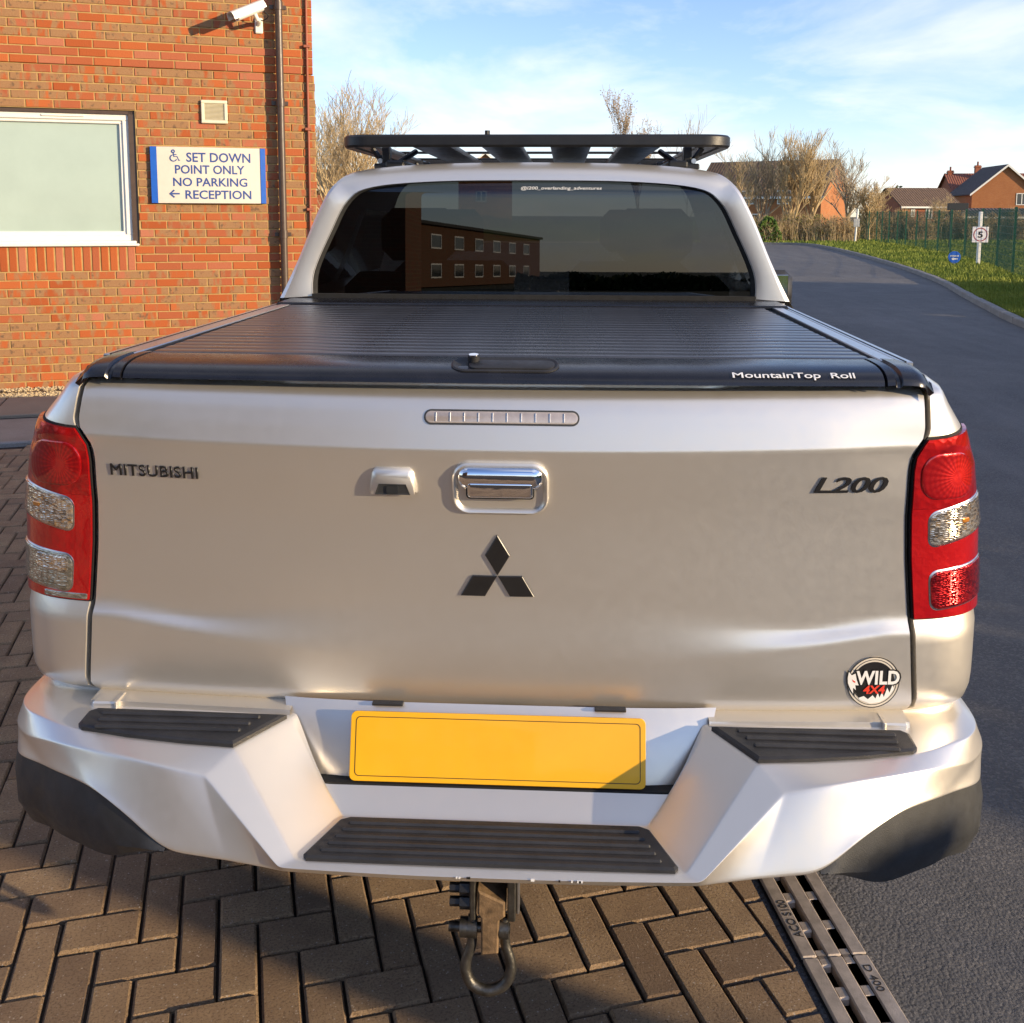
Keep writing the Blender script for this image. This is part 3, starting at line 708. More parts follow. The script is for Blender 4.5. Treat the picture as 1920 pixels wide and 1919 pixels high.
stroke(m, [(X-w_*.42, Z), (X+w_*.5, Z)], .014, Yy+.001); stroke(m, [(X-w_*.05, Z+h_*.5), (X-w_*.46, Z), (X-w_*.05, Z-h_*.5)], .014, Yy+.0005); m.build('arrow', SIGNT, sn, fix=False)
c, w_, h_ = sgm(945, 1003, 843, 905); X, Yy, Z = c; m = MB(); q = h_
stroke(m, [(X-q*.08+.012*cos(t*pi/5), Z+q*.42+.012*sin(t*pi/5)) for t in range(10)], .01, Yy, True)
stroke(m, [(X-q*.06, Z+q*.30), (X-q*.02, Z-q*.06), (X+q*.26, Z-q*.06), (X+q*.42, Z-q*.44), (X+q*.52, Z-q*.38)], .0085, Yy-.0004); stroke(m, [(X-q*.03, Z+q*.12), (X+q*.22, Z+q*.12)], .0075, Yy-.0008)
stroke(m, [(X-q*.06+q*.29*cos(radians(t)), Z-q*.20+q*.29*sin(radians(t))) for t in range(105, 355, 18)], .0085, Yy-.0002); m.build('wheelchair_symbol', SIGNT, sn, fix=False)
# security camera
cc_ = empty('security_camera', P0, WA); tag(cc_, 'white security camera on a bracket high on the brick wall', 'camera')
f0, f1 = WP(436, 33, .30), WP(489, 12, .19); ax = (f1-f0).normalized(); rgt = ax.cross(Vector((0, 0, 1))).normalized(); up_ = rgt.cross(ax)
def capsule(m, p, q, prof):
    rows = []
    for e in (p, q): rows.append([e+rgt*u+up_*v for u, v in prof])
    n = len(prof); k = len(m.v); m.grid(rows, closed=True); m.f += [tuple(k+i for i in range(n)), tuple(k+n+i for i in range(n))]
prof = [(.05*cos(radians(a)), .042*sin(radians(a))-.004) for a in range(0, 360, 20)]; m = MB(); capsule(m, f0+ax*.035, f1, prof); m.build('housing', PVC, cc_, angle=40)
m = MB(); sh_o = [(.062, -.02), (.062, .012), (.05, .042), (.03, .052), (-.03, .052), (-.05, .042), (-.062, .012), (-.062, -.02)]; sh_i = [(u*.94, v-.004 if v > .02 else v) for u, v in reversed(sh_o)]
capsule(m, f0-ax*.015, f1+ax*.02, sh_o+sh_i); m.build('sun_shield', PVC, cc_, angle=30)
m = MB(); m.tube([f0+ax*.033, f0+ax*.037], .034, 16); m.build('lens', DARKWIN, cc_)
mid = f0.lerp(f1, .72)-up_*.04; wp_ = WP(485, 47, .0); m = MB(); m.tube([mid, mid-up_*.05, Vector((wp_.x, -.07, wp_.z+.02)), Vector((wp_.x, -.01, wp_.z))], [.018, .018, .02, .022], 10); m.build('bracket_arm', PVC, cc_, angle=50)
m = MB(); m.bbox(wp_.x-.035, wp_.x+.035, -.02, 0, wp_.z-.08, wp_.z+.06, .008); m.build('wall_plate', PVC, cc_)
m = MB(); m.tube(catmull([f1-up_*.03, f1-up_*.1+ax*.03, Vector((wp_.x+.04, -.06, wp_.z+.03)), Vector((wp_.x+.02, -.01, wp_.z+.04))], 6), .005, 6); m.build('cable_loop', RUBBER, cc_)
# ============================================================ THE PICKUP
tk = empty('pickup_truck'); tag(tk, 'silver pickup truck parked with its tailgate toward the camera', 'pickup truck')
GX = [(.70, .735), (.712, .748), (.73, .753), (.80, .746), (.886, .739), (1.0, .726), (1.08, .720), (1.16, .719), (1.185, .722), (1.205, .733), (1.218, .743), (1.235, .746), (1.29, .742), (1.300, .738), (1.306, .725)]
def gx(z): return tab(GX, z)
YP = catmull([(.70, .022, 0), (.712, .006, 0), (.74, .000, 0), (.80, -.004, 0), (.90, -.006, 0), (1.05, -.014, 0), (1.17, -.0285, 0), (1.200, -.033, 0)], 6)
YP = [(p.x, p.y) for p in YP]+[(1.206, -.0335), (1.213, -.0318), (1.24, -.0255), (1.27, -.017), (1.29, -.009), (1.302, .002), (1.308, .016)]
def Yt(x, z):
    ax_ = abs(x); zz = z-.012*(1-min(1, ax_/.7)**2)*(-1)*sstep(1.05, 1.2, z)
    e = sstep(.55, .74, ax_); y = tab(YP, zz)
    y = lerp(y, y+.006*sstep(1.1, 1.2, z)*(1-sstep(1.2, 1.29, z)), e)
    zc = .802+.062*max(0, min(1, (ax_-.28)/.42)); am = .010*sstep(.10, .60, ax_)+.003
    bw = lerp(.13, .030, sstep(.15, .6, ax_)); y -= am*(1-sstep(0, bw, z-zc+.004))*sstep(.700, .735, z)
    return y+.030*(ax_/.75)**2
def tg_frame(x, z, off=.001, rot=0):
    y = Yt(x, z); dy = (Yt(x, z+.02)-Yt(x, z-.02))/.04; dx = (Yt(x+.02, z)-Yt(x-.02, z))/.04
    xv = Vector((1, dx, 0)).normalized(); yv = Vector((0, dy, 1)).normalized(); n = xv.cross(yv)
    p = Vector((x, y, z))+n*off; return frame(p, xv*cos(rot)+yv*sin(rot), yv*cos(rot)-xv*sin(rot))
zs = [.700, .704, .709, .715, .723]+[.723+(.80-.723)*i/10 for i in range(1, 11)]+[.80+(.87-.80)*i/14 for i in range(1, 15)]+[.87+(1.19-.87)*i/26 for i in range(1, 27)]+[1.19+(1.225-1.19)*i/14 for i in range(1, 15)]+[1.225+(1.29-1.225)*i/9 for i in range(1, 10)]+[1.295, 1.299, 1.303, 1.306]
NU = 100; rows = []
for z in zs:
    h = gx(z); rows.append([(h*(-1+2*i/NU), Yt(h*(-1+2*i/NU), z), z) for i in range(NU+1)])
m = MB(); m.grid(rows)
edge = [r[0] for r in rows]; m.grid([[(p[0]*1.002, p[1]+.004, p[2]) for p in edge], [(p[0]*1.001, p[1]+.05, p[2]) for p in edge]]); edge = [r[-1] for r in rows]; m.grid([[(p[0]*1.002, p[1]+.004, p[2]) for p in edge], [(p[0]*1.001, p[1]+.05, p[2]) for p in edge]])
m.grid([rows[-1], [(x, y+.06, z-.001) for x, y, z in rows[-1]]]); m.grid([rows[0], [(x, y+.06, z+.001) for x, y, z in rows[0]]])
tg = m.build('tailgate', PAINT, tk, angle=40, fix=False)
# tub behind the gaps
m = MB(); m.box(-.73, .73, .075, 1.30, .62, 1.285); m.build('load_bed', DARK, tk)
# quarter panels
WO = [(.66, .885), (.69, .898), (.75, .907), (.89, .908), (1.05, .898), (1.16, .878), (1.225, .850), (1.27, .815), (1.30, .797), (1.311, .782), (1.317, .765), (1.319, .750)]
def wo_(z): return tab(WO, z)
def corner(z, t, s, off=0.):                 # t 0..pi/2 from tailgate gap round to the side
    g = gx(z)+.0085; W_ = max(wo_(z), g+.004); y0 = Yt(gx(z), z)+.002; dY = .150
    x = g+(W_-g)*sin(t)**.70 if t > 0 else g; y = y0+.022*(x-g)/.16+dY*(1-max(0, cos(t))**.70)
    nx, ny = sin(t)**1.3, -max(0, cos(t))**1.3; l = sqrt(nx*nx+ny*ny)
    return (s*(x+nx/l*off), y+ny/l*off, z)
qz = [.676, .680, .70]+[.70+(.882-.70)*i/9 for i in range(1, 10)]+[.892+(1.21-.892)*i/22 for i in range(23)]+[1.226+(1.30-1.226)*i/8 for i in range(9)]+[1.306, 1.311, 1.315, 1.317, 1.319]
ts = [pi/2*i/16 for i in range(17)]
def arch(Y):
    d2 = .45**2-(Y-.93)**2; b = .69 if Y < .45 else .50
    return max(b, .39+sqrt(d2)) if d2 > 0 else b
for s in (-1, 1):
    m = MB(); rows = []
    for z in qz:
        r = [corner(z, t, s) for t in ts]; p0 = corner(z, 0, s); r = [(p0[0], p0[1]+.06, z), (p0[0]+s*.0005, p0[1]+.006, z), (p0[0]+s*.003, p0[1]+.0005, z)]+r[1:]
        e = r[-1]; W_ = abs(e[0])
        for Y in (.30, .38, .46, .52, .58, .66, .74, .82, .90, .98, 1.06, 1.14, 1.22, 1.30, 1.325):
            zb = arch(Y); zz = zb+(z-.69)*(1.319-zb)/(1.319-.69); r.append((s*(W_+.012*sstep(.3, 1.3, Y)+.012*sstep(.12, 0, zz-zb)), Y, zz))
        rows.append(r)
    m.grid(rows); qp = m.build('bed_side', PAINT, tk, angle=38, fix=False)
    m = MB(); m.tube([(s*.84, .93+.455*cos(radians(a)), .39+.455*sin(radians(a))) for a in range(-5, 190, 15)], .02, 8); m.build('wheel_arch_liner', BLACKP, tk)
    # tail lamp
    L0, L1 = .889, 1.2165
    def patch(z0f, z1f, t0, t1, off, nz=14, nt_=14):
        rr = []
        for i in range(nz+1):
            r = []
            for k in range(nt_+1):
                t = lerp(t0, t1, k/nt_); z = lerp(z0f(t) if callable(z0f) else z0f, z1f(t) if callable(z1f) else z1f, i/nz); r.append(corner(z, t, s, off))
            rr.append(r)
        return rr
    def topz(t): return L1+.012*sin(t)-.030*(1-sstep(0, .30, t))**2*0
    def section(name, z0, z1, off, mat, parent, t0=.0, t1=1.20, rim=.012):
        rr = patch(z0, z1, t0, t1, off, 20, 20); mm = MB(); mm.grid(rr); b0 = patch(z0, z1, t0, t1, off-rim, 20, 20)
        for A, B in ((rr[0], b0[0]), (rr[-1], b0[-1]), ([r[0] for r in rr], [r[0] for r in b0]), ([r[-1] for r in rr], [r[-1] for r in b0])): mm.grid([A, B])
        return mm.build(name, mat, parent, angle=50, fix=False)
    lampbase = section('tail_lamp', L0-.004, lambda t: topz(t)+.004, .002, SEAM, tk, .0, 1.24)
    lampbase['label'] = 'tail lamp with clear reversing lens low down' if s < 0 else 'tail lamp with red fog lens low down'
    section('brake_lens', 1.0925, topz, .008, REDL, lampbase, .003)
    section('reflector_lens', L0, 1.0920, .008, REDS, lampbase, .003)
    def wt(w): return math.asin(max(0, min(.9995, w))**(1/.70))
    def rpatch(name, zc, hz, w0, w1, off, mat, rr_=.014, slope=0., n=7):
        # rounded panel laid on the lamp surface; w is the share of the lamp width from its inner edge
        wm = (w0+w1)/2; A = .16; ol = densify(rrect(0, 0, (w1-w0)*A, hz, rr_, n), .006); N = len(ol); rings = []
        def at_(u, v, o_): return corner(zc+v+slope*u, wt(wm+u/A), s, o_)
        for ins, o_ in ((0, off-.006), (0, off), (.002, off+.0012)):
            oo = inset(ol, ins) if ins else ol; rings.append([at_(u, v, o_) for u, v in oo])
        oo = inset(ol, .002)
        for f in (.9, .75, .55, .35, .15): rings.append([at_(u*f, v*f, off+.0012) for u, v in oo])
        mm = MB(); mm.grid(rings, closed=True); mm.f.append(tuple(len(mm.v)-N+i for i in range(N)))
        return mm.build(name, mat, lampbase, angle=60, fix=False)
    TRIM = SILV = ALU
    rpatch('lens_trim', 1.064, .068, .20, .985, .0082, ALU, .018, .20)
    rpatch('indicator_lens', 1.064, .062, .215, .975, .0100, CLEARL, .017, .20)
    rpatch('bulb', 1.066, .010, .60, .70, .0113, AMBER, .0045)
    rpatch('lens_trim', .944, .076, .20, .985, .0082, ALU, .018, .08)
    if s < 0:
        rpatch('reversing_lens', .944, .070, .215, .975, .0100, CLEARB, .018, .08); rpatch('reversing_bulb', .957, .030, .26, .66, .0114, CLEARL, .008, .05)
        rpatch('lens_trim', .8965, .011, .03, .55, .0092, CLEARB, .003)
    else: rpatch('fog_lens', .944, .070, .215, .975, .0100, REDD, .018, .08)
    rpatch('brake_bowl', 1.150, .082, .10, .80, .0092, BOWL[s], .034)
# badges on the tailgate
tx = lambda n, b, x0, x1, z0, z1, mat, par, **k: text(n, b, mat, par, x1-x0, z1-z0, tg_frame((x0+x1)/2, (z0+z1)/2, .0008), **k)
text('lettering', 'MITSUBISHI', BADGE, tg, .160, .0225, tg_frame(-.612, 1.142, .0005, -.012), depth=.0018, bevel=.022, spacing=1.06)
text('lettering', 'L200', BADGE, tg, .134, .029, tg_frame(.617, 1.137, .0005), depth=.0025, bold=.012, shear=.28, spacing=.95)
M0 = tg_frame(-.003, .963, .0006)
for k in range(3):
    a = radians(90+120*k); tip = Vector((cos(a), sin(a)))*.0775; b1 = Vector((cos(a+radians(30)), sin(a+radians(30))))*.0447; b2 = Vector((cos(a-radians(30)), sin(a-radians(30))))*.0447
    q = [tip*.98+Vector((0, 0)), b1*.99, Vector((cos(a), sin(a)))*.001, b2*.99]; m = MB(); n = 4
    o_ = q; i_ = [p*.94+Vector((cos(a), sin(a)))*.0023 for p in q]
    m.grid([[(p.x, p.y, 0) for p in o_], [(p.x, p.y, .0028) for p in o_], [(p.x, p.y, .0038) for p in i_]], closed=True); m.f.append((8, 9, 10, 11))
    m.v = [M0 @ v for v in m.v]; m.build('emblem_diamond', BADGE, tg)
def tgput(m, x, z, off=0.): # mesh drawn in (x,y=out,z) local -> tailgate
    F_ = tg_frame(x, z, off); m.v = [F_ @ Vector((v.x, v.z, -v.y)) for v in m.v]; return m
# handle
m = MB(); ol = rrect(0, 0, .168, .095, .030, 8); puff(m, ol, [(0, .004), (0, -.006), (.003, -.009), (.006, -.008), (.010, -.002), (.020, -.0015)]); hb = tgput(m, .003, 1.127).build('handle_bezel', PAINT, tg, angle=45)
m = MB(); ol = rrect(0, .020, .150, .044, .020, 8); puff(m, ol, [(0, .0), (0, -.008), (.003, -.013), (.008, -.017), (.016, -.019)]); tgput(m, .003, 1.127).build('handle_cover', CHROME, hb, angle=60)
m = MB(); ol = rrect(0, .002, .114, .029, .006, 5); puff(m, ol, [(0, .0), (0, -.017), (.002, -.0195), (.005, -.020)]); tgput(m, .003, 1.127).build('handle_lever', CHROME, hb, angle=60)
m = MB(); ol = rrect(0, .002, .118, .033, .007, 5); puff(m, ol, [(0, 0), (0, -.0165), (.002, -.0172)]); tgput(m, .003, 1.127).build('handle_gap', SEAM, hb)
# reversing camera
m = MB(); o1 = [(-.042, -.023), (.042, -.023), (.0415, -.008), (.037, .014), (.030, .022), (-.030, .022), (-.037, .014), (-.0415, -.008)]
o2 = [(-.038, -.021), (.038, -.021), (.037, -.006), (.031, .008), (.025, .012), (-.025, .012), (-.031, .008), (-.037, -.006)]
m.grid([[(x, .004, z) for x, z in o1], [(x, -.004, z) for x, z in o1], [(x, -.009, z*.98) for x, z in inset(o1, .003)], [(x, -.0125, z-.003) for x, z in o2]], closed=True); m.f.append(tuple(range(24, 32)))
ch = tgput(m, -.185, 1.139).build('reversing_camera', PAINT, tg, angle=50)
m = MB(); puff(m, [(-.031, -.0235), (.031, -.0235), (.024, -.004), (-.024, -.004)], [(0, -.010), (0, -.0137), (.003, -.0130)]); tgput(m, -.185, 1.139).build('recess', GREYP, ch)
m = MB(); puff(m, rrect(0, -.014, .020, .015, .003, 3), [(0, -.010), (0, -.0155)]); tgput(m, -.185, 1.139).build('lens', DARKWIN, ch)
# high brake lamp
m = MB(); puff(m, rrect(0, 0, .270, .027, .013, 8), [(0, .004), (0, -.0006), (.0025, -.001)]); bl_ = tgput(m, .004, 1.250).build('high_brake_lamp', GREYP, tg, angle=40)
m = MB(); puff(m, rrect(0, 0, .264, .0205, .010, 8), [(0, .003), (0, -.0012), (.002, -.0018)]); tgput(m, .004, 1.250).build('lens', BRAKEL, bl_, angle=40)
for k in range(10):
    m = MB(); m.bbox(-.1145+k*.0247, -.1145+k*.0247+.0016, -.0032, -.0012, -.008, .008, .0004); tgput(m, .004, 1.250).build('lens_rib', ALU, bl_)
# round sticker
SX, SZ, SRd = .677, .774, .0475
def stk(m, name, mat, par, off): F_ = tg_frame(SX, SZ, off); m.v = [F_ @ Vector((v.x, v.z, -v.y)) for v in m.v]; return m.build(name, mat, par, fix=False)
def disc(r, n=48, cx=0, cz=0): return [(cx+r*cos(2*pi*i/n), cz+r*sin(2*pi*i/n)) for i in range(n)]
def poly(m, o, y=0.): k = len(m.v); m.v += [Vector((x, y, z)) for x, z in o]; m.f.append(tuple(range(k, k+len(o)))); return m
m = MB(); puff(m, disc(SRd), [(0, .0025), (0, 0)]); st = stk(m, 'sticker', SIGNW, tk, .0016); st['label'] = 'round black and white sticker low on the tailgate'
m = MB(); m.grid([[(x, 0, z) for x, z in disc(SRd*r_)] for r_ in (1.0, 1.035)], closed=True); m.grid([[(x, 0, z) for x, z in disc(SRd*r_)] for r_ in (.925, .90)], closed=True); stk(m, 'ring_line', BADGE, st, .0020)
m = MB(); poly(m, disc(SRd*.83)); stk(m, 'black_disc', BADGE, st, .0020)
m = MB(); S_ = SRd
poly(m, [(-.80*S_, -.25*S_), (-.55*S_, -.62*S_), (-.35*S_, -.55*S_), (-.18*S_, -.68*S_), (0, -.52*S_), (.12*S_, -.66*S_), (.2*S_, -.42*S_), (.28*S_, -.62*S_), (.36*S_, -.40*S_), (.45*S_, -.6*S_), (.56*S_, -.22*S_), (.66*S_, -.42*S_), (.76*S_, -.10*S_), (.83*S_, -.28*S_), (.62*S_, -.60*S_), (.3*S_, -.80*S_), (-.1*S_, -.86*S_), (-.5*S_, -.70*S_)]); stk(m, 'tree_silhouettes', WHITE, st, .0023)
m = MB(); poly(m, [(-1.04*S_, .52*S_), (-.90*S_, .36*S_), (-.72*S_, .44*S_), (-.62*S_, .12*S_), (-.52*S_, -.16*S_), (-.66*S_, -.14*S_), (-.62*S_, -.40*S_), (-.74*S_, -.30*S_), (-.70*S_, -.60*S_), (-.90*S_, -.34*S_), (-1.06*S_, -.05*S_), (-1.08*S_, .22*S_)]); stk(m, 'wolf_outline', BADGE, st, .0023)
m = MB(); poly(m, [(-1.0*S_, .44*S_), (-.88*S_, .30*S_), (-.74*S_, .37*S_), (-.67*S_, .10*S_), (-.58*S_, -.11*S_), (-.72*S_, -.10*S_), (-.68*S_, -.30*S_), (-.80*S_, -.20*S_), (-.78*S_, -.45*S_), (-.90*S_, -.26*S_), (-1.01*S_, -.02*S_), (-1.03*S_, .20*S_)]); stk(m, 'wolf_head', WHITE, st, .0026)
m = MB(); poly(m, [(-.86*S_, .14*S_), (-.72*S_, .04*S_), (-.74*S_, -.01*S_), (-.82*S_, .05*S_)]); stk(m, 'wolf_eye', REDV, st, .0029)
def stx(n, b, x, z, w_, h_, mat, off, **k): F_ = tg_frame(SX, SZ, off); text(n, b, mat, st, w_, h_, F_ @ Matrix.Translation((x, z, 0)), depth=.0003, **k)
stx('lettering_outline', 'WILD', .15*S_, .20*S_, 1.86*S_, .66*S_, BADGE, .0027, bold=.07, spacing=1.0)
stx('lettering', 'WILD', .15*S_, .20*S_, 1.72*S_, .56*S_, WHITE, .0031, bold=.035, spacing=1.06)
stx('lettering', '4X4', .03*S_, -.28*S_, .86*S_, .34*S_, REDV, .0031, bold=.03, shear=.1)
# ---------------- bumper
HZ, SZp = .700, .570
def mk(rows_): return rows_
C = []
C.append([(0, -.085, .603), (0, -.133, .571), (0, -.255, .569), (0, -.271, .564), (0, -.262, .551), (0, -.15, .54)])
C.append([(.15, -.085, .603), (.15, -.133, .571), (.15, -.255, .569), (.15, -.271, .564), (.15, -.262, .551), (.15, -.15, .54)])
C.append([(.305, -.085, .603), (.262, -.130, .571), (.312, -.252, .570), (.335, -.266, .566), sym((545, 1640), (1325, 1658), -.255), None])
C.append([(.366, -.020, .700), (.374, -.036, HZ), (.439, -.148, HZ), sym((378, 1457), (1465, 1487), -.190), sym((440, 1624), (1435, 1645), -.245), None])
C.append([(.53, -.010, .700), (.53, -.035, HZ), (.53, -.139, HZ), sym((300, 1438), (1535, 1475), -.186), (.470, -.240, .561), None])
C.append([(.63, -.005, .700), (.63, -.034, HZ), (.63, -.124, HZ), sym((230, 1424), (1605, 1461), -.172), (.530, -.233, .569), None])
C.append([(.715, .06, .698), (.722, -.033, HZ), (.724, -.100, HZ), sym((150, 1408), (1690, 1447), -.145), (.600, -.209, .610), None])
C.append([(.775, .10, .695), (.80, .0, .698), (.802, -.055, .696), sym((85, 1394), (1775, 1431), -.100), sym((165, 1478), (1695, 1518), -.172), None])
C.append([(.815, .16, .692), (.857, .05, .694), (.866, .0, .690), sym((42, 1382), (1832, 1412), -.03), sym((78, 1438), (1788, 1482), -.095), None])
C.append([(.830, .22, .690), (.886, .13, .690), (.898, .11, .684), (.912, .095, .652), (.900, .04, .602), None])
C.append([(.890, .46, .690), (.886, .46, .690), (.898, .46, .684), (.910, .46, .655), (.902, .46, .60), None])
for c in C:
    if c[5] is None: x, y, z = c[4]; c[5] = (x-.01, y+.09, z-.012)
def vl(p, q, t): return tuple(Vector(p).lerp(Vector(q), t))
def cl_(p, q, t): return [vl(a_, b_, t) for a_, b_ in zip(p, q)]
def bumper():
    half = [C[0], C[1], cl_(C[1], C[2], .9), C[2], cl_(C[2], C[3], .07), cl_(C[2], C[3], .93), C[3], cl_(C[3], C[4], .10)]
    rows_ = [[tuple(v) for v in catmull([c[k] for c in C[3:]], 3)] for k in range(6)]; half += [[rows_[k][i] for k in range(6)] for i in range(1, len(rows_[0]))]
    H2 = []
    for c in half:
        H2.append([c[0], vl(c[0], c[1], .85), c[1], vl(c[1], c[2], .07), vl(c[1], c[2], .93), c[2], vl(c[2], c[3], .12), vl(c[2], c[3], .88), c[3], vl(c[3], c[4], .06), vl(c[3], c[4], .93), c[4], vl(c[4], c[5], .12), c[5]])
    full = [[(-x, y, z) for x, y, z in c] for c in reversed(H2[1:])]+H2
    m = MB(); m.grid(full); o = m.build('rear_bumper', PAINT, tk, smooth=True); o.data.polygons.foreach_set('use_smooth', [True]*len(o.data.polygons)); return subsurf(o, 2)
bp = bumper()
# plate panel and sill
m = MB(); rows = []
for z, y, w_ in ((.722, -.012, .392), (.70, -.028, .384), (.66, -.047, .358), (.62, -.064, .330), (.600, -.070, .316), (.596, -.060, .312)):
    rows.append([(w_*(-1+2*i/20), y+.012*abs(-1+2*i/20)**4, z) for i in range(21)])
m.grid(rows); m.build('plate_panel', PAINT, tk, angle=40, fix=False)
m = MB(); m.box(-.314, .314, -.084, -.058, .590, .606); m.build('panel_gap', SEAM, bp)
for s in (-1, 1):
    m = MB(); m.add([(s*.376, -.026, .7085), (s*.742, -.008, .7085), (s*.742, -.012, .690), (s*.376, -.032, .690)], [(0, 1, 2, 3)]); m.add([(s*.376, -.026, .7085), (s*.742, -.008, .7085), (s*.742, .06, .711), (s*.376, .06, .711)], [(0, 1, 2, 3)]); m.build('sill_panel', PAINT, tk, fix=False)
    m = MB(); m.bbox(min(s*.694, s*.736), max(s*.694, s*.736), -.018, .02, .694, .7095, .003); m.bbox(min(s*.690, s*.694), max(s*.690, s*.694), -.022, .02, .692, .712, .001); m.build('hinge_bracket', PAINT, tk)
    # step pad on the horn
    ol = [(.378, -.040), (.441, -.146), (.53, -.138), (.63, -.123), (.716, -.103), (.726, -.092), (.728, -.046), (.716, -.034)]
    m = MB(); N = len(ol); oo = inset(ol, .005); m.grid([[(s*x, y, HZ-.012) for x, y in ol], [(s*x, y, HZ+.006) for x, y in ol], [(s*x, y, HZ+.009) for x, y in oo]], closed=True); m.f.append(tuple(range(2*N, 3*N))); pd = m.build('step_pad', BLACKP, bp, angle=30)
    for k in range(3):
        y = -.058-k*.024; m = MB(); a_, b_ = .42+k*.010, .70-k*.004; m.bbox(min(s*a_, s*b_), max(s*a_, s*b_), y-.005, y+.005, HZ+.006, HZ+.0135, .003); m.build('grip_ridge', BLACKP, pd)
    m = MB(); w_ = .31/2
    # lower corner cover, its upper edge tucked behind the painted skin
    T_ = catmull([c[4] for c in C[3:]], 6)[12:]; n_ = len(T_); rows = [[], [], [], [], [], []]; K = n_-7
    for i, p in enumerate(T_):
        d_ = T_[min(i+1, n_-1)]-T_[max(i-1, 0)]; o_ = Vector((d_.y, -d_.x, 0)).normalized(); f = min(1, i/K)
        d1 = .030*sstep(0, .30, f); d2 = .130*sstep(-.12, .55, f)-.130*sstep(-.12, .55, 0)*(1-f); up = Vector((0, 0, 1)); e_ = sstep(0, .12, f)
        rows[0].append(p-o_*.020+up*.014); rows[1].append(p-o_*.005); rows[2].append(p+o_*.001-up*(d1+.006)); rows[3].append(p+o_*(.003-.004*f)-up*(d1+(d2-d1)*.6+.003)); rows[4].append(p-o_*(.004+.016*f)-up*(d2+.004)); rows[5].append(p-o_*.09-up*(d2+.004))
    m = MB(); m.grid([[(s*p.x, p.y, p.z) for p in r] for r in rows]); lc = m.build('corner_cover', GREYP, bp, angle=24, fix=False)
# centre step pad
ol = [(-.246, -.137), (.246, -.137), (.262, -.146), (.300, -.243), (.294, -.252), (-.294, -.252), (-.300, -.243), (-.262, -.146)]; m = MB(); N = len(ol); oo = inset(ol, .004)
m.grid([[(x, y, SZp-.01) for x, y in ol], [(x, y, SZp+.005) for x, y in ol], [(x, y, SZp+.008) for x, y in oo]], closed=True); m.f.append(tuple(range(2*N, 3*N))); pd = m.build('step_pad', BLACKP, bp, angle=30)
for k in range(5):
    y = -.158-k*.019; w_ = lerp(.245, .275, k/4); m = MB(); m.bbox(-w_, w_, y-.0045, y+.0045, SZp+.004, SZp+.0118, .003); m.build('grip_ridge', BLACKP, pd)
# scuffs on the bumper lip
random.seed(4)
for k in range(9):
    x = random.uniform(-.09, .16); m = MB(); w_ = random.uniform(.002, .007); m.box(x, x+w_, -.2725, -.2705, .5625, .5645+random.random()*.002); m.build('scuff', BADGE if k % 3 == 0 else WHITE, bp)
# number plate
pm = frame((.0005, -.066, .666), (1, 0, 0), (0, .27, 1)); m = MB(); ol = rrect(0, 0, .520, .118, .010, 5); puff(m, ol, [(0, .003), (0, -.001), (.0008, -.0018)]); m.v = [pm @ Vector((v.x, v.z, -v.y)) for v in m.v]; npl = m.build('number_plate', PLATE, tk); npl['label'] = 'blank yellow number plate'
m = MB(); o1, o2 = rrect(0, 0, .502, .101, .008, 5), rrect(0, 0, .4995, .0985, .007, 5); m.grid([[(x, -.0022, z) for x, z in o1], [(x, -.0022, z) for x, z in o2]], closed=True); m.v = [pm @ Vector((v.x, v.z, -v.y)) for v in m.v]
m.build('border_line', BADGE, npl, fix=False)
for x in (-.20, .20): m = MB(); m.bbox(x-.028, x+.028, -.026, -.012, .7205, .7255, .001); m.build('plate_lamp', BLACKP, tk)
# ---------------- roller bed cover
CZ = 1.338
sec = catmull([(.135, CZ-.003, 0), (.105, CZ, 0), (.06, CZ, 0), (.026, CZ-.002, 0), (-.002, CZ-.008, 0), (-.018, CZ-.018, 0), (-.023, CZ-.028, 0)], 6); sec = [(p.x, p.y) for p in sec]
CX = .664
def crown(x): return .020*(x/.7)**2
m = MB(); m.grid([[(CX*(-1+2*i/30), y+crown(CX*(-1+2*i/30)), z) for i in range(31)] for y, z in sec]); m.grid([[(CX*(-1+2*i/30), y+crown(CX*(-1+2*i/30)), z) for i in range(31)] for y, z in ((-.023, CZ-.028), (.02, CZ-.031))])
cv = m.build('bed_cover', CAPB, tk, angle=40, fix=False); cv['label'] = 'black roll-up bed cover with white lettering on its rear bar'
nS = 20; pit = (1.155-.135)/nS; sm = MB(); w_ = pit
prof_ = [(0, -.004), (.0008, -.0012), (.005, .0), (w_*.5, .0008), (w_-.005, 0), (w_-.0012, -.0012), (w_-.0004, -.004)]; sm.grid([[(x, y, z) for y, z in prof_] for x in (-.672, .672)]); sd = None
for k in range(nS):
    if sd is None: o = sm.build('slat', SLAT, cv, angle=60, fix=False); sd = o.data
    else: o = link(bpy.data.objects.new('slat', sd), cv)
    o.location = (0, .135+k*pit, CZ+random.uniform(-.0004, .0004))
m = MB(); m.box(-.67, .67, .10, 1.2, CZ-.03, CZ-.008); m.build('slat_bed', SEAM, cv)
m = MB(); m.bbox(-.735, .735, 1.165, 1.335, CZ-.03, CZ+.006, .004); m.build('canister_lid', CAPB, cv, angle=30)
mt_ = text('lettering', 'MountainTop  Roll', WHITE, cv, .212, 1., frame((0, 0, 0), (1, 0, 0), (0, 0, 1)), depth=.0003, bevel=.012)
lo_ = [(y, z) for y, z in sec if y < .05]; al_ = [0]
for p_, q_ in zip(lo_, lo_[1:]): al_.append(al_[-1]+sqrt((q_[0]-p_[0])**2+(q_[1]-p_[1])**2))
def capat(d): return tab([(a_, p_[0]) for a_, p_ in zip(al_, lo_)], d), tab([(a_, p_[1]) for a_, p_ in zip(al_, lo_)], d)
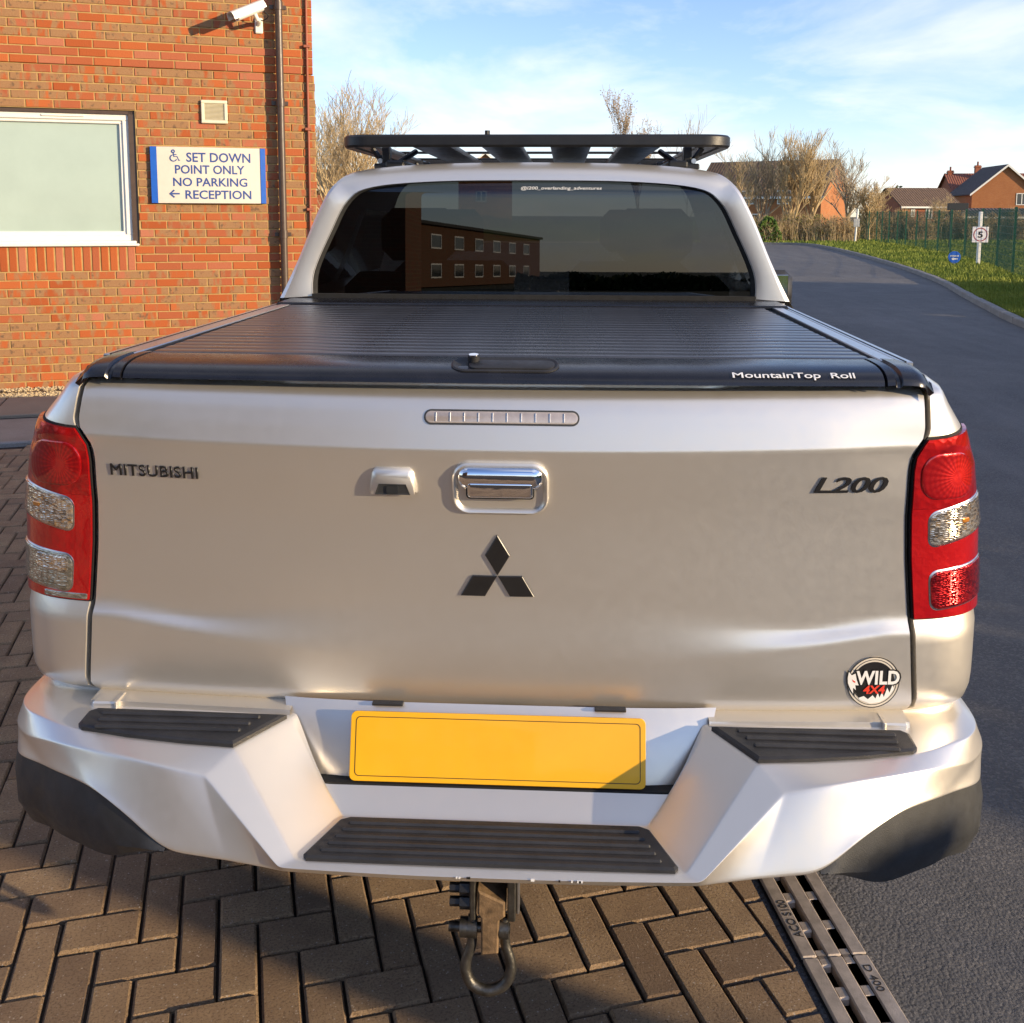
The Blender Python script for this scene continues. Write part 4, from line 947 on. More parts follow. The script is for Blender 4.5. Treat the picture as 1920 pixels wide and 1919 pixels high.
for v in mt_.data.vertices:
    yy, zz = capat(al_[-1]-.0185-v.co.z*.0185); x_ = v.co.x+.507; e_ = .0028+abs(v.co.y); v.co = Vector((x_, yy+crown(x_)-e_*.8, zz+e_*.6))
m = MB(); ol = rrect(0, 0, .190, .058, .027, 8); puff(m, ol, [(0, .012), (0, -.003), (.003, -.0045), (.007, -.003), (.012, -.0005)]); Fh = frame((.008, .020, CZ-.003), (1, 0, 0), (0, .96, .28)); m.v = [Fh @ Vector((v.x, v.z, -v.y)) for v in m.v]; ho = m.build('handle', BLACKP, cv, angle=45)
m = MB(); puff(m, rrect(.012, -.004, .150, .034, .014, 6), [(0, 0), (0, -.005), (.003, -.0065)]); m.v = [Fh @ Vector((v.x, v.z, -v.y)) for v in m.v]; m.build('handle_flap', BLACKP, cv, angle=45)
m = MB(); m.tube([(-.048, .030, CZ-.006), (-.048, .024, CZ+.015)], .0105, 16); m.build('lock_barrel', BLACKP, cv, angle=40); m = MB(); m.tube([(-.048, .024, CZ+.0148), (-.048, .0238, CZ+.0165)], .0088, 16); m.build('lock_face', CHROME, cv, angle=40)
for s in (-1, 1):
    def strip(name, x0, x1, z, mat, par, y0=.115, y1=1.335, th=.03, b=.002):
        mm = MB(); mm.bbox(min(s*x0, s*x1), max(s*x0, s*x1), y0, y1, z-th, z, b); return mm.build(name, mat, par)
    ra = strip('bed_rail', .6905, .721, CZ+.001, ALU, tk); strip('side_seal', .666, .690, CZ-.007, RUBBER, ra); strip('rail_channel', .7205, .7275, CZ-.005, SEAM, ra); strip('outer_rail', .7275, .752, CZ-.002, ALU, ra, th=.028)
    strip('rail_groove', .736, .7395, CZ-.001, SEAM, ra, th=.01, b=.0005)
    # end cap
    m = MB(); rows = []
    for y, z in sec:
        f = sstep(CZ, CZ-.028, z); rows.append([(s*x, y+crown(x)+dy_, z+dz_-drop*f*.2) for x, dy_, dz_, drop in ((.667, .004, -.006, 0), (.669, -.001, .001, 0), (.682, -.002, .002, 0), (.686, .001, -.003, 0), (.692, .001, -.003, 0), (.696, -.002, .002, 0), (.722, -.003, .001, 0), (.736, .0, -.003, 0), (.744, .008, -.010, .02), (.747, .010, -.018, .04))])
    m.grid(rows); e = m.build('end_cap', CAPB, cv, angle=40, fix=False)
    m = MB(); q = [(s*.746, .10, CZ-.012), (s*.742, .03, CZ-.012), (s*.738, .004, CZ-.026), (s*.758, .016, CZ-.042), (s*.764, .05, CZ-.030), (s*.758, .12, CZ-.018)]; qn = [(x-s*.006, y+.004, z-.006) for x, y, z in q]
    m.grid([q, qn], closed=True); m.f += [tuple(range(6)), tuple(range(6, 12))]; m.build('drip_flap', CAPB, cv, angle=30)
# ---------------- cab
YC = 1.345
def s3(a, b, Y): x, y, z = sym(a, b, Y); return (x, z)
OUT = [(.875, .50), (.895, .70), (.895, .95), (.870, 1.18), s3((525, 550), (1480, 575), YC), s3((560, 482), (1442, 490), YC+.008), s3((600, 392), (1410, 408), YC+.018), s3((640, 334), (1376, 347), YC+.03), s3((690, 314), (1322, 324), YC+.05), (.30, 1.752), (0, 1.757)]
OUT = [(p.x, p.y) for p in catmull([(a, b, 0) for a, b in OUT], 5)]
WIN = [s3((588, 548), (1416, 568), YC), s3((592, 500), (1414, 522), YC+.002), s3((622, 430), (1382, 446), YC+.006), s3((655, 372), (1352, 386), YC+.012), s3((705, 348), (1308, 356), YC+.014), (.28, 1.698), (0, 1.7015)]
WIN = [(p.x, p.y) for p in catmull([(a, b, 0) for a, b in WIN], 5)]
def rearY(z): return YC+max(0, z-1.34)*.027+.05*sstep(1.66, 1.757, z)
OI = 20                                      # first outline index at the waist
def sect(k):
    r = []
    for x, z in OUT:
        up = sstep(1.30, 1.75, z)
        if k == 0: r.append((x, rearY(z), z))
        elif k == 1: r.append((x*1.006, YC+.16, z+.004*up))
        elif k == 2: r.append((x*(1.02+.01*up), YC+.78, z+.016*up))
        elif k == 3: r.append((x*(1.02+.01*up), YC+.88, z+.017*up))
        elif k == 4: r.append((x*(1.01+.0*up), 3.35-max(0, z-1.15)*1.25, z+(.004)*up))
    return r
S5 = [sect(k) for k in range(5)]
m = MB(); gl = {-1: MB(), 1: MB()}
for s in (-1, 1):
    for k in range(4):
        for i in range(len(OUT)-1):
            q = [(s*S5[k][i][0],)+S5[k][i][1:], (s*S5[k+1][i][0],)+S5[k+1][i][1:], (s*S5[k+1][i+1][0],)+S5[k+1][i+1][1:], (s*S5[k][i+1][0],)+S5[k][i+1][1:]]
            (gl[s] if k in (1, 3) and OI <= i < OI+10 else m).add(q, [(0, 1, 2, 3)])
# rear panel ring round the window (a shallow rolled edge)
nO = len(OUT)-OI
for s in (-1, 1):
    o_ = [(s*x, rearY(z), z) for x, z in OUT[OI:]]; i_ = [(s*x, rearY(z)-.004, z) for x, z in WIN]; mid_ = [tuple((Vector(a)*.35+Vector(b)*.65)-Vector((0, .010, 0))) for a, b in zip(o_, i_)]; m2 = [tuple((Vector(a)*.86+Vector(b)*.14)-Vector((0, .010, 0))) for a, b in zip(o_, i_)]
    inn = [(x, y+.03, z) for x, y, z in i_]; m.grid([o_, m2, mid_, i_, inn])
m.box(-.76, .76, YC-.004, YC+.03, .5, 1.336)
bmx = m.build('cab', PAINT, tk, fix=False)
bm = bmesh.new(); bm.from_mesh(bmx.data); bmesh.ops.remove_doubles(bm, verts=bm.verts, dist=.0004); bmesh.ops.recalc_face_normals(bm, faces=bm.faces); bm.to_mesh(bmx.data); bm.free()
bmx.data.polygons.foreach_set('use_smooth', [True]*len(bmx.data.polygons)); bmx.data.set_sharp_from_angle(angle=radians(32))
for s in (-1, 1): gl[s].build('side_window', TINT, tk, smooth=True, fix=False)
def wsc(f, dz=0.): return [(x*f, 1.53+(z-1.53)*f+dz) for x, z in WIN]
m = MB()
def yw(x, z): return rearY(z)+.004+.012*(x/.68)**2
wr = wsc(.992); m.grid([[(x*(-1+2*i/16), yw(x*(-1+2*i/16), z), z) for i in range(17)] for x, z in wr]); rg = m.build('rear_window', TINT, tk, smooth=True, fix=False)
m = MB()
for s in (-1, 1):
    A = [(s*x, rearY(z)-.0055, z) for x, z in wsc(1.004)]; B = [(s*x, yw(x, z)-.006, z) for x, z in wsc(.984)]; m.grid([A, B, [(x, y+.012, z) for x, y, z in B]])
w0, w1 = wsc(1.004)[0], wsc(.984)[0]; m.box(-w0[0]*.995, w0[0]*.995, YC-.014, YC+.014, w0[1]-.022, w0[1]+.008); m.build('window_seal', SEAM, rg, fix=False)
text('lettering', '@l200_overlanding_adventures', WHITE, rg, .243, .0125, frame((.087, yw(.087, 1.678)-.003, 1.677), (1, .0, 0), (0, .05, 1)), depth=.0004, bold=.006, shear=.15)
# screens, bonnet and front
A4 = S5[4]; ws = [(x, y, z) for x, y, z in A4 if z > 1.14]; m = MB(); m.grid([[(x*(-1+2*i/10), y+.10*(1-(2*i/10-1)**2)*min(1, x/.3), z) for i in range(11)] for x, y, z in ws]); m.build('windscreen', CLEARG, tk, smooth=True, fix=False)
m = MB(); rows = []
for y, w_, zt, zb in ((3.33, .87, 1.16, .5), (3.7, .88, 1.14, .5), (4.3, .87, 1.08, .5), (4.75, .80, .98, .5), (4.92, .70, .85, .5)):
    rows.append([(-w_, y, zb), (-w_, y, zt-.28), (-w_*.93, y, zt-.06), (-w_*.6, y, zt), (0, y, zt+.02), (w_*.6, y, zt), (w_*.93, y, zt-.06), (w_, y, zt-.28), (w_, y, zb)])
m.grid(rows); m.f.append(tuple(len(m.v)-9+i for i in range(9))); m.build('bonnet', PAINT, tk, angle=40, fix=False)
m = MB(); m.box(-.70, .70, -.05, 4.8, .50, .60) if False else m.box(-.52, .52, .15, 4.6, .46, .60); m.box(-.84, .84, 1.40, 3.3, .44, .54); m.build('chassis', DARK, tk)
# cab interior
m = MB(); m.box(-.80, .80, YC+.05, 3.2, .56, .72); m.box(-.76, .76, 3.0, 3.3, .7, 1.16); m.build('cab_floor', DARK, tk)
for x, y in ((-.40, 1.72), (.40, 1.72), (-.38, 2.62), (.38, 2.62)):
    m = MB(); m.bbox(x-.26, x+.26, y-.02, y+.14, .7, 1.40, .05); st_ = m.build('seat_back', INTER, tk, angle=40); m = MB(); m.bbox(x-.13, x+.13, y-.01, y+.09, 1.44, 1.62, .04); m.build('headrest', INTER, st_, angle=40)
# roof-mounted rack
RKW, RY0, RY1, RZ0, RZ1 = .594, 1.36, 2.75, 1.800, 1.838
def rring(w_, y0, y1, r, z): return [(x, y, z) for x, y in rrect(0, (y0+y1)/2, 2*w_, y1-y0, r, 8)]
m = MB(); m.grid([rring(RKW-.030, RY0+.030, RY1-.03, .06, RZ0+.002), rring(RKW-.006, RY0+.006, RY1-.006, .085, RZ0), rring(RKW, RY0, RY1, .09, RZ0+.007), rring(RKW, RY0, RY1, .09, RZ1-.006), rring(RKW-.006, RY0+.006, RY1-.006, .085, RZ1), rring(RKW-.030, RY0+.03, RY1-.03, .06, RZ1-.002), rring(RKW-.030, RY0+.030, RY1-.03, .06, RZ0+.002)], closed=True)
rk = m.build('roof_rack', BLACKM, tk, angle=40); rk['label'] = 'flat black roof rack with lengthwise slats'
sw_ = .128
for k, cx in enumerate((-.327, -.109, .109, .327)):
    m = MB(); m.bbox(cx-sw_/2, cx+sw_/2, RY0+.02, RY1-.02, RZ0+.008, RZ0+.024, .004); m.build('rack_slat', BLACKM, rk)
for s in (-1, 1):
    m = MB(); m.bbox(min(s*.50, s*.56), max(s*.50, s*.56), RY0+.02, RY1-.02, RZ0+.006, RZ0+.022, .004); m.build('rack_slat', BLACKM, rk)
    for y in (1.50, 2.45):
        xx = s*.472; m = MB(); m.bbox(xx-.035, xx+.035, y-.03, y+.06, 1.738, 1.757, .004); m.bbox(xx-.012, xx+.012, y-.012, y+.03, 1.75, RZ0+.01, .003); m.tube([(xx+s*.01, y+.01, 1.755), (xx+s*.045, y+.0, RZ0+.006)], .009, 8); m.tube([(xx-s*.02, y+.05, 1.755), (xx-s*.07, y+.16, RZ0+.004)], .010, 8); m.build('rack_foot', BLACKM, rk)
        m = MB(); m.tube([(xx+s*.018, y-.02, 1.765), (xx+s*.018, y-.012, 1.765)], .008, 10); m.build('bolt', ALU, rk)
    m = MB(); m.bbox(min(s*.41, s*.47), max(s*.41, s*.47), 1.46, 2.62, 1.742, 1.766, .006); m.build('rack_rail', BLACKM, rk)
for y in (1.62, 2.1, 2.55):
    m = MB(); m.bbox(-.55, .55, y-.02, y+.02, RZ0+.0225, RZ0+.030, .003); m.build('cross_bar', BLACKM, rk)
rk.location.x = .006
m = MB(); m.tube([(-.145, 1.40, RZ1), (-.145, 1.40, RZ1+.014)], .008, 8); m.build('bolt', BLACKM, rk)
# door mirror
for s in (-1, 1):
    c = Vector((1.0, 2.72, 1.27)); m = MB(); m.bbox(-.095, .095, -.035, .06, -.085, .095, .034); mo = m.build('door_mirror', BLACKP, tk, angle=40); mo.location = (s*c.x, c.y, c.z); m = MB(); m.bbox(-.070, .070, -.037, -.033, -.065, .075, .002); m.build('mirror_glass', CHROME, mo)
# wheels
for x, y in ((-.76, .93), (.76, .93), (-.76, 3.93), (.76, 3.93)):
    m = MB(); s = 1 if x > 0 else -1; pr = [(.24, -.125), (.33, -.13), (.375, -.11), (.385, -.05), (.385, .05), (.375, .11), (.33, .13), (.24, .125)]
    m.grid([[(v, r*cos(2*pi*k/36), r*sin(2*pi*k/36)) for r, v in pr] for k in range(36)]+[[(v, r, 0) for r, v in pr]]); wh = m.build('wheel', RUBBER, tk, angle=40, fix=False); wh.location = (x, y, .385)
    m = MB(); ring = [[(s*.085, .245*cos(2*pi*k/30), .245*sin(2*pi*k/30)) for k in range(30)], [(s*.10, .20*cos(2*pi*k/30), .20*sin(2*pi*k/30)) for k in range(30)], [(s*.08, .06*cos(2*pi*k/30), .06*sin(2*pi*k/30)) for k in range(30)]]; m.grid(ring, closed=True); m.f.append(tuple(60+k for k in range(30))); m.build('rim', ALU, wh, angle=40)
# ---------------- tow hitch and shackle
HY = -.10
m = MB()
for a, b in ((-.044, -.034), (.022, .036)): m.bbox(a, b, HY-.02, HY+.12, .378, .56, .002)
hit = m.build('tow_bracket', STEEL, tk)
m = MB(); m.bbox(.0365, .042, HY+.0, HY+.03, .378, .56, .002); m.build('bracket_flange', ALU, hit)
m = MB(); m.box(-.033, .0215, HY+.04, HY+.12, .40, .56); m.build('bracket_web', DARK, hit)
for z in (.430, .404): m = MB(); m.tube([(-.080, HY-.005, z), (-.044, HY-.005, z)], .0085, 6); m.tube([(-.062, HY-.005, z), (-.044, HY-.005, z)], .013, 6); m.build('bolt', BLACKM, hit)
m = MB(); pl = [(-.029, .436), (.018, .414), (.018, .388), (.008, .380), (.006, .318), (-.024, .314), (-.024, .384), (-.030, .392)]
m.prism(pl, HY+.035, HY-.022, .003); m.build('tongue', RUST, hit)
sk = empty('shackle', (-.012, HY, .24)); tag(sk, 'steel bow shackle hanging from the tow bracket under the bumper', 'shackle')
L_ = lambda p: Vector((p[0]+.012, p[1], p[2]-.24))
bow = catmull([(-.040, -.004, .378), (-.0405, -.006, .350), (-.0415, -.008, .325), (-.050, -.010, .300), (-.0515, -.012, .277), (-.040, -.014, .254), (-.012, -.016, .244), (.016, -.014, .255), (.0275, -.012, .278), (.026, -.010, .302), (.0185, -.008, .326), (.017, -.006, .350), (.016, -.004, .378)], 5)
m = MB(); m.tube([L_(p) for p in bow], [.0078+.0022*sin(pi*i/(len(bow)-1)) for i in range(len(bow))], 12); m.build('bow', STEEL, sk, angle=60)
m = MB(); m.tube([L_((-.082, -.004, .355)), L_((.026, -.004, .355))], .0085, 14); m.build('pin', STEEL, sk, angle=40)
for x in (-.040, .016): m = MB(); m.tube([L_((x-.008, -.004, .355)), L_((x+.008, -.004, .355))], .0175, 16); m.build('eye', STEEL, sk, angle=40)
m = MB(); m.tube([L_((-.062, -.004, .355)), L_((-.048, -.004, .355))], .017, 12); m.build('pin_collar', STEEL, sk, angle=40)
# the body is very slightly skewed in the photograph: settle its panels on what the picture shows
def settle():
    done = set()
    for o in list(tk.children_recursive):
        if o.type != 'MESH' or o.data.name in done or o.data.users > 1 or Vector(o.location).length > .2: continue
        done.add(o.data.name); lx = o.location.x
        for v in o.data.vertices:
            x, y, z = v.co
            v.co.x += -.016*min(1.35, (abs(x)/.8)**3)*(1-sstep(.2, 1.2, y))*(1-.5*sstep(1.2, 1.35, z)) + .012*sstep(.6, 1.34, y)
settle()
# ============================================================ BEYOND THE TRUCK
def GP(px, dist, z=0.): p = PY(px, 402, CAMLOC.y+dist); return Vector((p.x, p.y, z))
def HZt(py, dist): return 1.6+(402-py)/1920*dist
# weld-mesh fence
fp = [(1935, 25.4), (1905, 27.5), (1874, 31.2), (1843, 34.6), (1812, 38.2), (1785, 41.0), (1761, 44.0), (1738, 47.0), (1720, 49.6), (1700, 52.2), (1684, 54.6), (1668, 57.0), (1655, 59.2), (1645, 61.0), (1630, 63.0), (1612, 66.)]
FH = 1.72
pts = [GP(px, d, .06) for px, d in fp]
fe = empty('mesh_fence', pts[0]); tag(fe, 'green weld mesh fence with posts on the grass beside the road', 'fence')
pm_ = MB(); pm_.box(-.035, .035, -.03, .03, 0, FH+.05); pd_ = None
for i, p in enumerate(pts):
    if pd_ is None: o = pm_.build('post', GREENF, fe); pd_ = o.data
    else: o = link(bpy.data.objects.new('post', pd_), fe)
    q = pts[min(i+1, len(pts)-1)]-pts[max(0, i-1)]; o.location = p-pts[0]; o.rotation_euler = (0, 0, atan2(q.y, q.x))
for a, b in zip(pts, pts[1:]):
    L = (b-a).length; m = MB(); n = int(L/.055); r = .0042
    for k in range(1, n): x = L*k/n; m.add([(x-r, 0, .04), (x+r, 0, .04), (x+r, 0, FH), (x-r, 0, FH), (x, r, .04), (x, r, FH)], [(0, 1, 2, 3), (1, 4, 5, 2), (4, 0, 3, 5)])
    for z in [.05+k*.2 for k in range(9)]:
        for yy in (-.006, .006): m.add([(0, yy, z-r), (L, yy, z-r), (L, yy, z+r), (0, yy, z+r)], [(0, 1, 2, 3)])
    o = m.build('mesh_panel', GREENF, fe, fix=False); o.location = a-pts[0]; o.rotation_euler = (0, 0, atan2(b.y-a.y, b.x-a.x))
# speed sign
g = GP(1839, 33.2, .06); ss = empty('speed_sign', g, radians(-3)); tag(ss, 'white speed limit sign with a red ring on a white post by the fence', 'sign')
m = MB(); m.bbox(-.05, .05, -.05, .05, 0, 1.66, .008); m.build('post', PVC, ss)
m = MB(); m.bbox(-.245, .245, -.075, -.055, .70, 1.19, .004); m.build('sign_plate', simple('sign_white', (.74, .72, .74), .4, var=.03), ss)
m = MB(); m.grid([[(r*cos(2*pi*k/40), -.0775, .945+r*sin(2*pi*k/40)) for k in range(40)] for r in (.215, .185)], closed=True); m.build('ring', simple('sign_red', (.30, .03, .05), .4, var=.05), ss, fix=False)
text('number', '5', BADGE, ss, .15, .20, frame((0, -.077, .945), (1, 0, 0), (0, 0, 1)), depth=.002, bold=.03)
# blue sign
g = GP(1794, 32.4, .06); bs = empty('blue_sign', g, radians(-3)); tag(bs, 'small round blue arrow sign standing low in the grass', 'sign')
m = MB(); m.bbox(-.03, .03, -.02, .02, -.03, .12, .004); m.build('post', SIGNB, bs)
m = MB(); m.prism(disc(.185, 36, 0, .26), .02, -.02, .004); m.build('sign_disc', SIGNB, bs)
text('lettering', 'ENTRANCE', PVC, bs, .25, .045, frame((0, -.022, .30), (1, 0, 0), (0, 0, 1)), depth=.002, bold=.03)
m = MB(); m.add([(-.10, -.023, .21), (-.03, -.023, .255), (-.03, -.023, .228), (.09, -.023, .228), (.09, -.023, .192), (-.03, -.023, .192), (-.03, -.023, .165)], [(0, 1, 2, 3, 4, 5, 6)]); m.build('arrow', PVC, bs, fix=False)
# dark board on two posts, small post sign
g = GP(1795.5, 48, .06); nb_ = empty('notice_board', g); tag(nb_, 'dark board raised on two posts behind the mesh fence', 'board')
m = MB(); m.bbox(-.45, .45, -.06, .1, 1.78, 2.10, .01); m.build('board', GREENF if False else BLACKM, nb_)
for x in (-.30, .40): m = MB(); m.box(x-.035, x+.035, -.03, .03, 0, 1.8); m.build('leg', BLACKM, nb_)
g = GP(1606, 60, .06); gs = empty('post_sign', g); tag(gs, 'white post with a small grey sign plate at the end of the fence', 'sign')
m = MB(); m.tube([(-.03, 0, 0), (.06, 0, 1.9)], .06, 8); m.build('post', PVC, gs); m = MB(); m.bbox(-.16, .18, -.09, -.06, .88, 1.34, .01); m.build('sign_plate', simple('sign_grey', (.42, .42, .40), .5), gs)
# ---------------- houses
def house(name, label, px0, px1, dist, ez, rz_, depth, gable, mats, rot=0., wins=(), chim=(), over=.35):
    """ridge along local x unless gable=True (then the gable faces the camera)"""
    a, b = GP(px0, dist), GP(px1, dist); W_ = (b-a).length; c = (a+b)/2; h = empty(name, c, rot); tag(h, label, 'house')
    w_ = MB(); hw = W_/2; D_ = depth
    if gable:
        f = [(-hw, 0, 0), (hw, 0, 0), (hw, 0, ez), (0, 0, rz_), (-hw, 0, ez)]; w_.add(f+[(x, D_, z) for x, y, z in f], [(0, 1, 2, 3, 4), (5, 9, 8, 7, 6), (0, 4, 9, 5), (1, 6, 7, 2)])
    else:
        f = [(-hw, 0, 0), (-hw, D_, 0), (-hw, D_, ez), (-hw, D_/2, rz_), (-hw, 0, ez)]; w_.add(f+[(-x, y, z) for x, y, z in f], [(0, 1, 2, 3, 4), (5, 9, 8, 7, 6), (0, 4, 9, 5), (1, 6, 7, 2)])
    wl_ = set_uv(w_.build('wall', mats[0], h)); r = MB(); t = .14
    if gable: sl_ = [((-hw-over, ez-over*(rz_-ez)/hw), (0, rz_+.02)), ((hw+over, ez-over*(rz_-ez)/hw), (0, rz_+.02))]
    else: hd = D_/2; sl_ = [((-over, ez-over*(rz_-ez)/hd), (hd, rz_+.02)), ((D_+over, ez-over*(rz_-ez)/hd), (hd, rz_+.02))]
    for (u0, z0), (u1, z1) in sl_:
        if gable: q = [(u0, -over, z0), (u1, -over, z1), (u1, D_+over, z1), (u0, D_+over, z0)]
        else: q = [(-hw-over, u0, z0), (-hw-over, u1, z1), (hw+over, u1, z1), (hw+over, u0, z0)]
        r.add(q+[(x, y, z+t) for x, y, z in q], [(0, 1, 2, 3), (7, 6, 5, 4), (0, 4, 5, 1), (1, 5, 6, 2), (2, 6, 7, 3), (3, 7, 4, 0)])
    ro = set_uv(r.build('roof', mats[1], h)); 
    bb = MB()
    if gable:
        for sg_ in (-1, 1): bb.add([(sg_*(hw+over), -over-.03, ez-over*(rz_-ez)/hw-.12), (0, -over-.03, rz_-.10), (0, -over-.03, rz_+.16), (sg_*(hw+over), -over-.03, ez-over*(rz_-ez)/hw+.14)], [(0, 1, 2, 3)])
    else: bb.box(-hw-over, hw+over, -over-.12, -over+.02, ez-over*(rz_-ez)/(D_/2)-.10, ez-over*(rz_-ez)/(D_/2)+.10)
    bb.build('fascia', PVC, ro, fix=False)
    for (x, z0, ww, hh) in wins:
        m = MB(); x0 = -hw+x; ringbox(m, x0, x0+ww, z0, z0+hh, .09, -.05, .03, .01); m.bbox(x0+ww/2-.05, x0+ww/2+.05, -.05, .03, z0, z0+hh, .01); wo__ = m.build('window', PVC, h); m = MB(); m.box(x0+.07, x0+ww-.07, -.012, .0, z0+.07, z0+hh-.07); m.build('pane', DARKWIN, wo__)
    for (x, y, z0, z1) in chim:
        m = MB(); m.box(x-.35, x+.35, y-.3, y+.3, z0, z1); m.box(x-.42, x+.42, y-.37, y+.37, z1-.3, z1-.15); k = set_uv(m.build('chimney', mats[0], ro)); m = MB(); m.tube([(x, y, z1), (x, y, z1+.5)], .12, 8); m.build('chimney_pot', TILE_R, ro)
    return h
D1 = 130
house('gabled_house', 'orange brick house whose white edged gable faces the field', 1822, 1945, D1, HZt(361, D1), HZt(312, D1), 9, True, (FBRICK, TILE_D), radians(-4), wins=((5.2, HZt(383, D1), 1.3, 1.45), (1.2, .9, 1.6, 1.3)), chim=())
house('red_tiled_house', 'red brick house with a pantiled roof and chimneys behind the gabled house', 1790, 1960, D1+9, HZt(362, D1+9), HZt(326, D1+9), 8, False, (FBRICK2, TILE_R), radians(-4), wins=((.8, HZt(385, D1), 1.0, 1.2),), chim=((-5.4, 4, HZt(345, 135), HZt(316, 135)), (-2.2, 3, HZt(330, 135), HZt(307, 135))))
D2 = 125
house('low_brown_roofed_house', 'low brick house with a brown tiled roof and two white windows', 1690, 1800, D2, HZt(385, D2), HZt(353, D2), 9, False, (FBRICK2, TILE_B), radians(6), wins=((1.0, 1.4, .5, .9), (2.8, 1.2, .8, 1.5), (4.5, 1.2, .8, 1.5)))
D3 = 100
house('long_brick_house', 'long brick house with a brown roof half hidden by bare trees', 1296, 1540, D3, HZt(366, D3), HZt(303, D3), 9, False, (FBRICK, TILE_B), radians(-30), wins=((1.0, 2.6, 1.3, 1.3), (4.6, 2.6, 1.3, 1.3), (8.2, 2.6, 1.3, 1.3), (5.0, .5, 1.5, 1.2)), chim=())
house('garage_wing', 'low brick garage with a white fascia beyond the building corner', 560, 660, 46, HZt(352, 46), HZt(322, 46), 6, False, (FBRICK2, TILE_B), radians(8))
house('centre_house', 'brick house with a gable glimpsed under the roof rack', 860, 960, 118, HZt(330, 118), HZt(290, 118), 9, True, (FBRICK, TILE_B), radians(5), wins=((2, 3, 1.2, 1.2),))
# black pitched shed roof behind fence
g = GP(1880, 90); sh_ = empty('shed', g); tag(sh_, 'dark roofed shed with a white fascia behind the mesh fence', 'shed')
m = MB(); m.box(-3.2, 4, 0, 4, 0, 1.55); m.build('wall', FBRICK2, sh_); set_uv(bpy.data.objects[sh_.children[0].name]); m = MB(); m.add([(-3.4, -.3, 1.5), (4.2, -.3, 1.5), (4.2, 2, 2.25), (-3.4, 2, 2.25), (4.2, 4.3, 1.5), (-3.4, 4.3, 1.5)], [(0, 1, 2, 3), (3, 2, 4, 5), (0, 3, 5), (1, 4, 2)]); set_uv(m.build('roof', TILE_D, sh_)); m = MB(); m.box(-3.4, 4.2, -.36, -.30, 1.36, 1.52); m.build('fascia', PVC, sh_)
# ---------------- bare trees
def bare_tree(name, label, loc, H, spread, seed, mat=BARK, stems=1, rad=.09, levels=5, up=.55, first=.28, leaves=None, group=None, rmin=.009):
    rnd = random.Random(seed); root = empty(name, loc); tag(root, label, 'tree', group); tr = MB(); br = MB(); lv = MB()
    def grow(p, d, L, r, lev, mb):
        n = 4 if lev == 0 else 3; P = [p]; q = p.copy(); dd = d.copy(); R = [r]
        for k in range(n):
            dd = (dd+Vector((rnd.uniform(-1, 1), rnd.uniform(-1, 1), rnd.uniform(-.3, .6)))*.13).normalized(); q = q+dd*(L/n); P.append(q.copy()); R.append(max(rmin, r*(1-.5*(k+1)/n)))
        mb.tube(P, R, 6 if lev < 2 else 3, False)
        if leaves and lev >= levels-2:
            for k in range(leaves[1]):
                c = P[rnd.randint(1, n)]+Vector((rnd.uniform(-1, 1), rnd.uniform(-1, 1), rnd.uniform(-1, 1)))*.12; u = Vector((rnd.uniform(-1, 1), rnd.uniform(-1, 1), rnd.uniform(-1, 1))).normalized()*leaves[2]; v = u.orthogonal().normalized()*leaves[2]*.6; lv.add([c-u, c+v, c+u, c-v], [(0, 1, 2, 3)])
        if lev >= levels: return
        nc = rnd.randint(3, 5) if lev else rnd.randint(8, 11)
        for k in range(nc):
            t = rnd.uniform(first if lev == 0 else .25, 1.); i = min(n-1, int(t*n)); base = P[i].lerp(P[i+1], t*n-i); rr = lerp(R[i], R[i+1], t*n-i)
            a = rnd.uniform(0, 2*pi); side = Vector((cos(a), sin(a), 0)); nd = (dd*rnd.uniform(.5, .9)+side*spread*rnd.uniform(.5, 1.1)+Vector((0, 0, up*rnd.uniform(.2, 1)))).normalized()
            grow(base, nd, L*rnd.uniform(.48, .72), rr*rnd.uniform(.5, .75), lev+1, br)
    for s_ in range(stems):
        a = rnd.uniform(0, 2*pi); tilt = .0 if stems == 1 else .22; grow(Vector((cos(a)*.1*(stems > 1), sin(a)*.1*(stems > 1), -.1)), Vector((cos(a)*tilt, sin(a)*tilt, 1)).normalized(), H*.62, rad*rnd.uniform(.8, 1.1), 0, tr)
    zm = max([v.z for v in br.v+tr.v]); f = H/zm
    for mb in (tr, br, lv): mb.v = [v*f for v in mb.v]
    tr.build('trunk', mat, root, angle=60, fix=False); br.build('crown', mat, root, fix=False)
    if leaves: lv.build('leaves', leaves[0], root, fix=False)
    return root
G = 'bare trees'
def TH(py, dist): return HZt(py, dist)
bare_tree('bare_tree', 'bare golden tree rising behind the corner of the brick building', GP(648, 38), TH(150, 38), .75, 1, BARK, 3, .09, 4, .9)
bare_tree('bare_tree', 'second bare golden tree close behind the brick building corner', GP(612, 44), TH(170, 44), .7, 2, BARK, 2, .08, 4, .8)
bare_tree('leafy_top_tree', 'thin tree with sparse pale leaves rising above the roof rack', GP(1200, 60), TH(165, 60), .42, 3, BARK2, 1, .10, 4, .9, leaves=(LEAF_B, 3, .07))
bare_tree('bare_tree', 'small bare twiggy tree just beyond the end of the roof rack', GP(1290, 60), TH(205, 60), .35, 4, BARK2, 1, .05, 3, 1.)
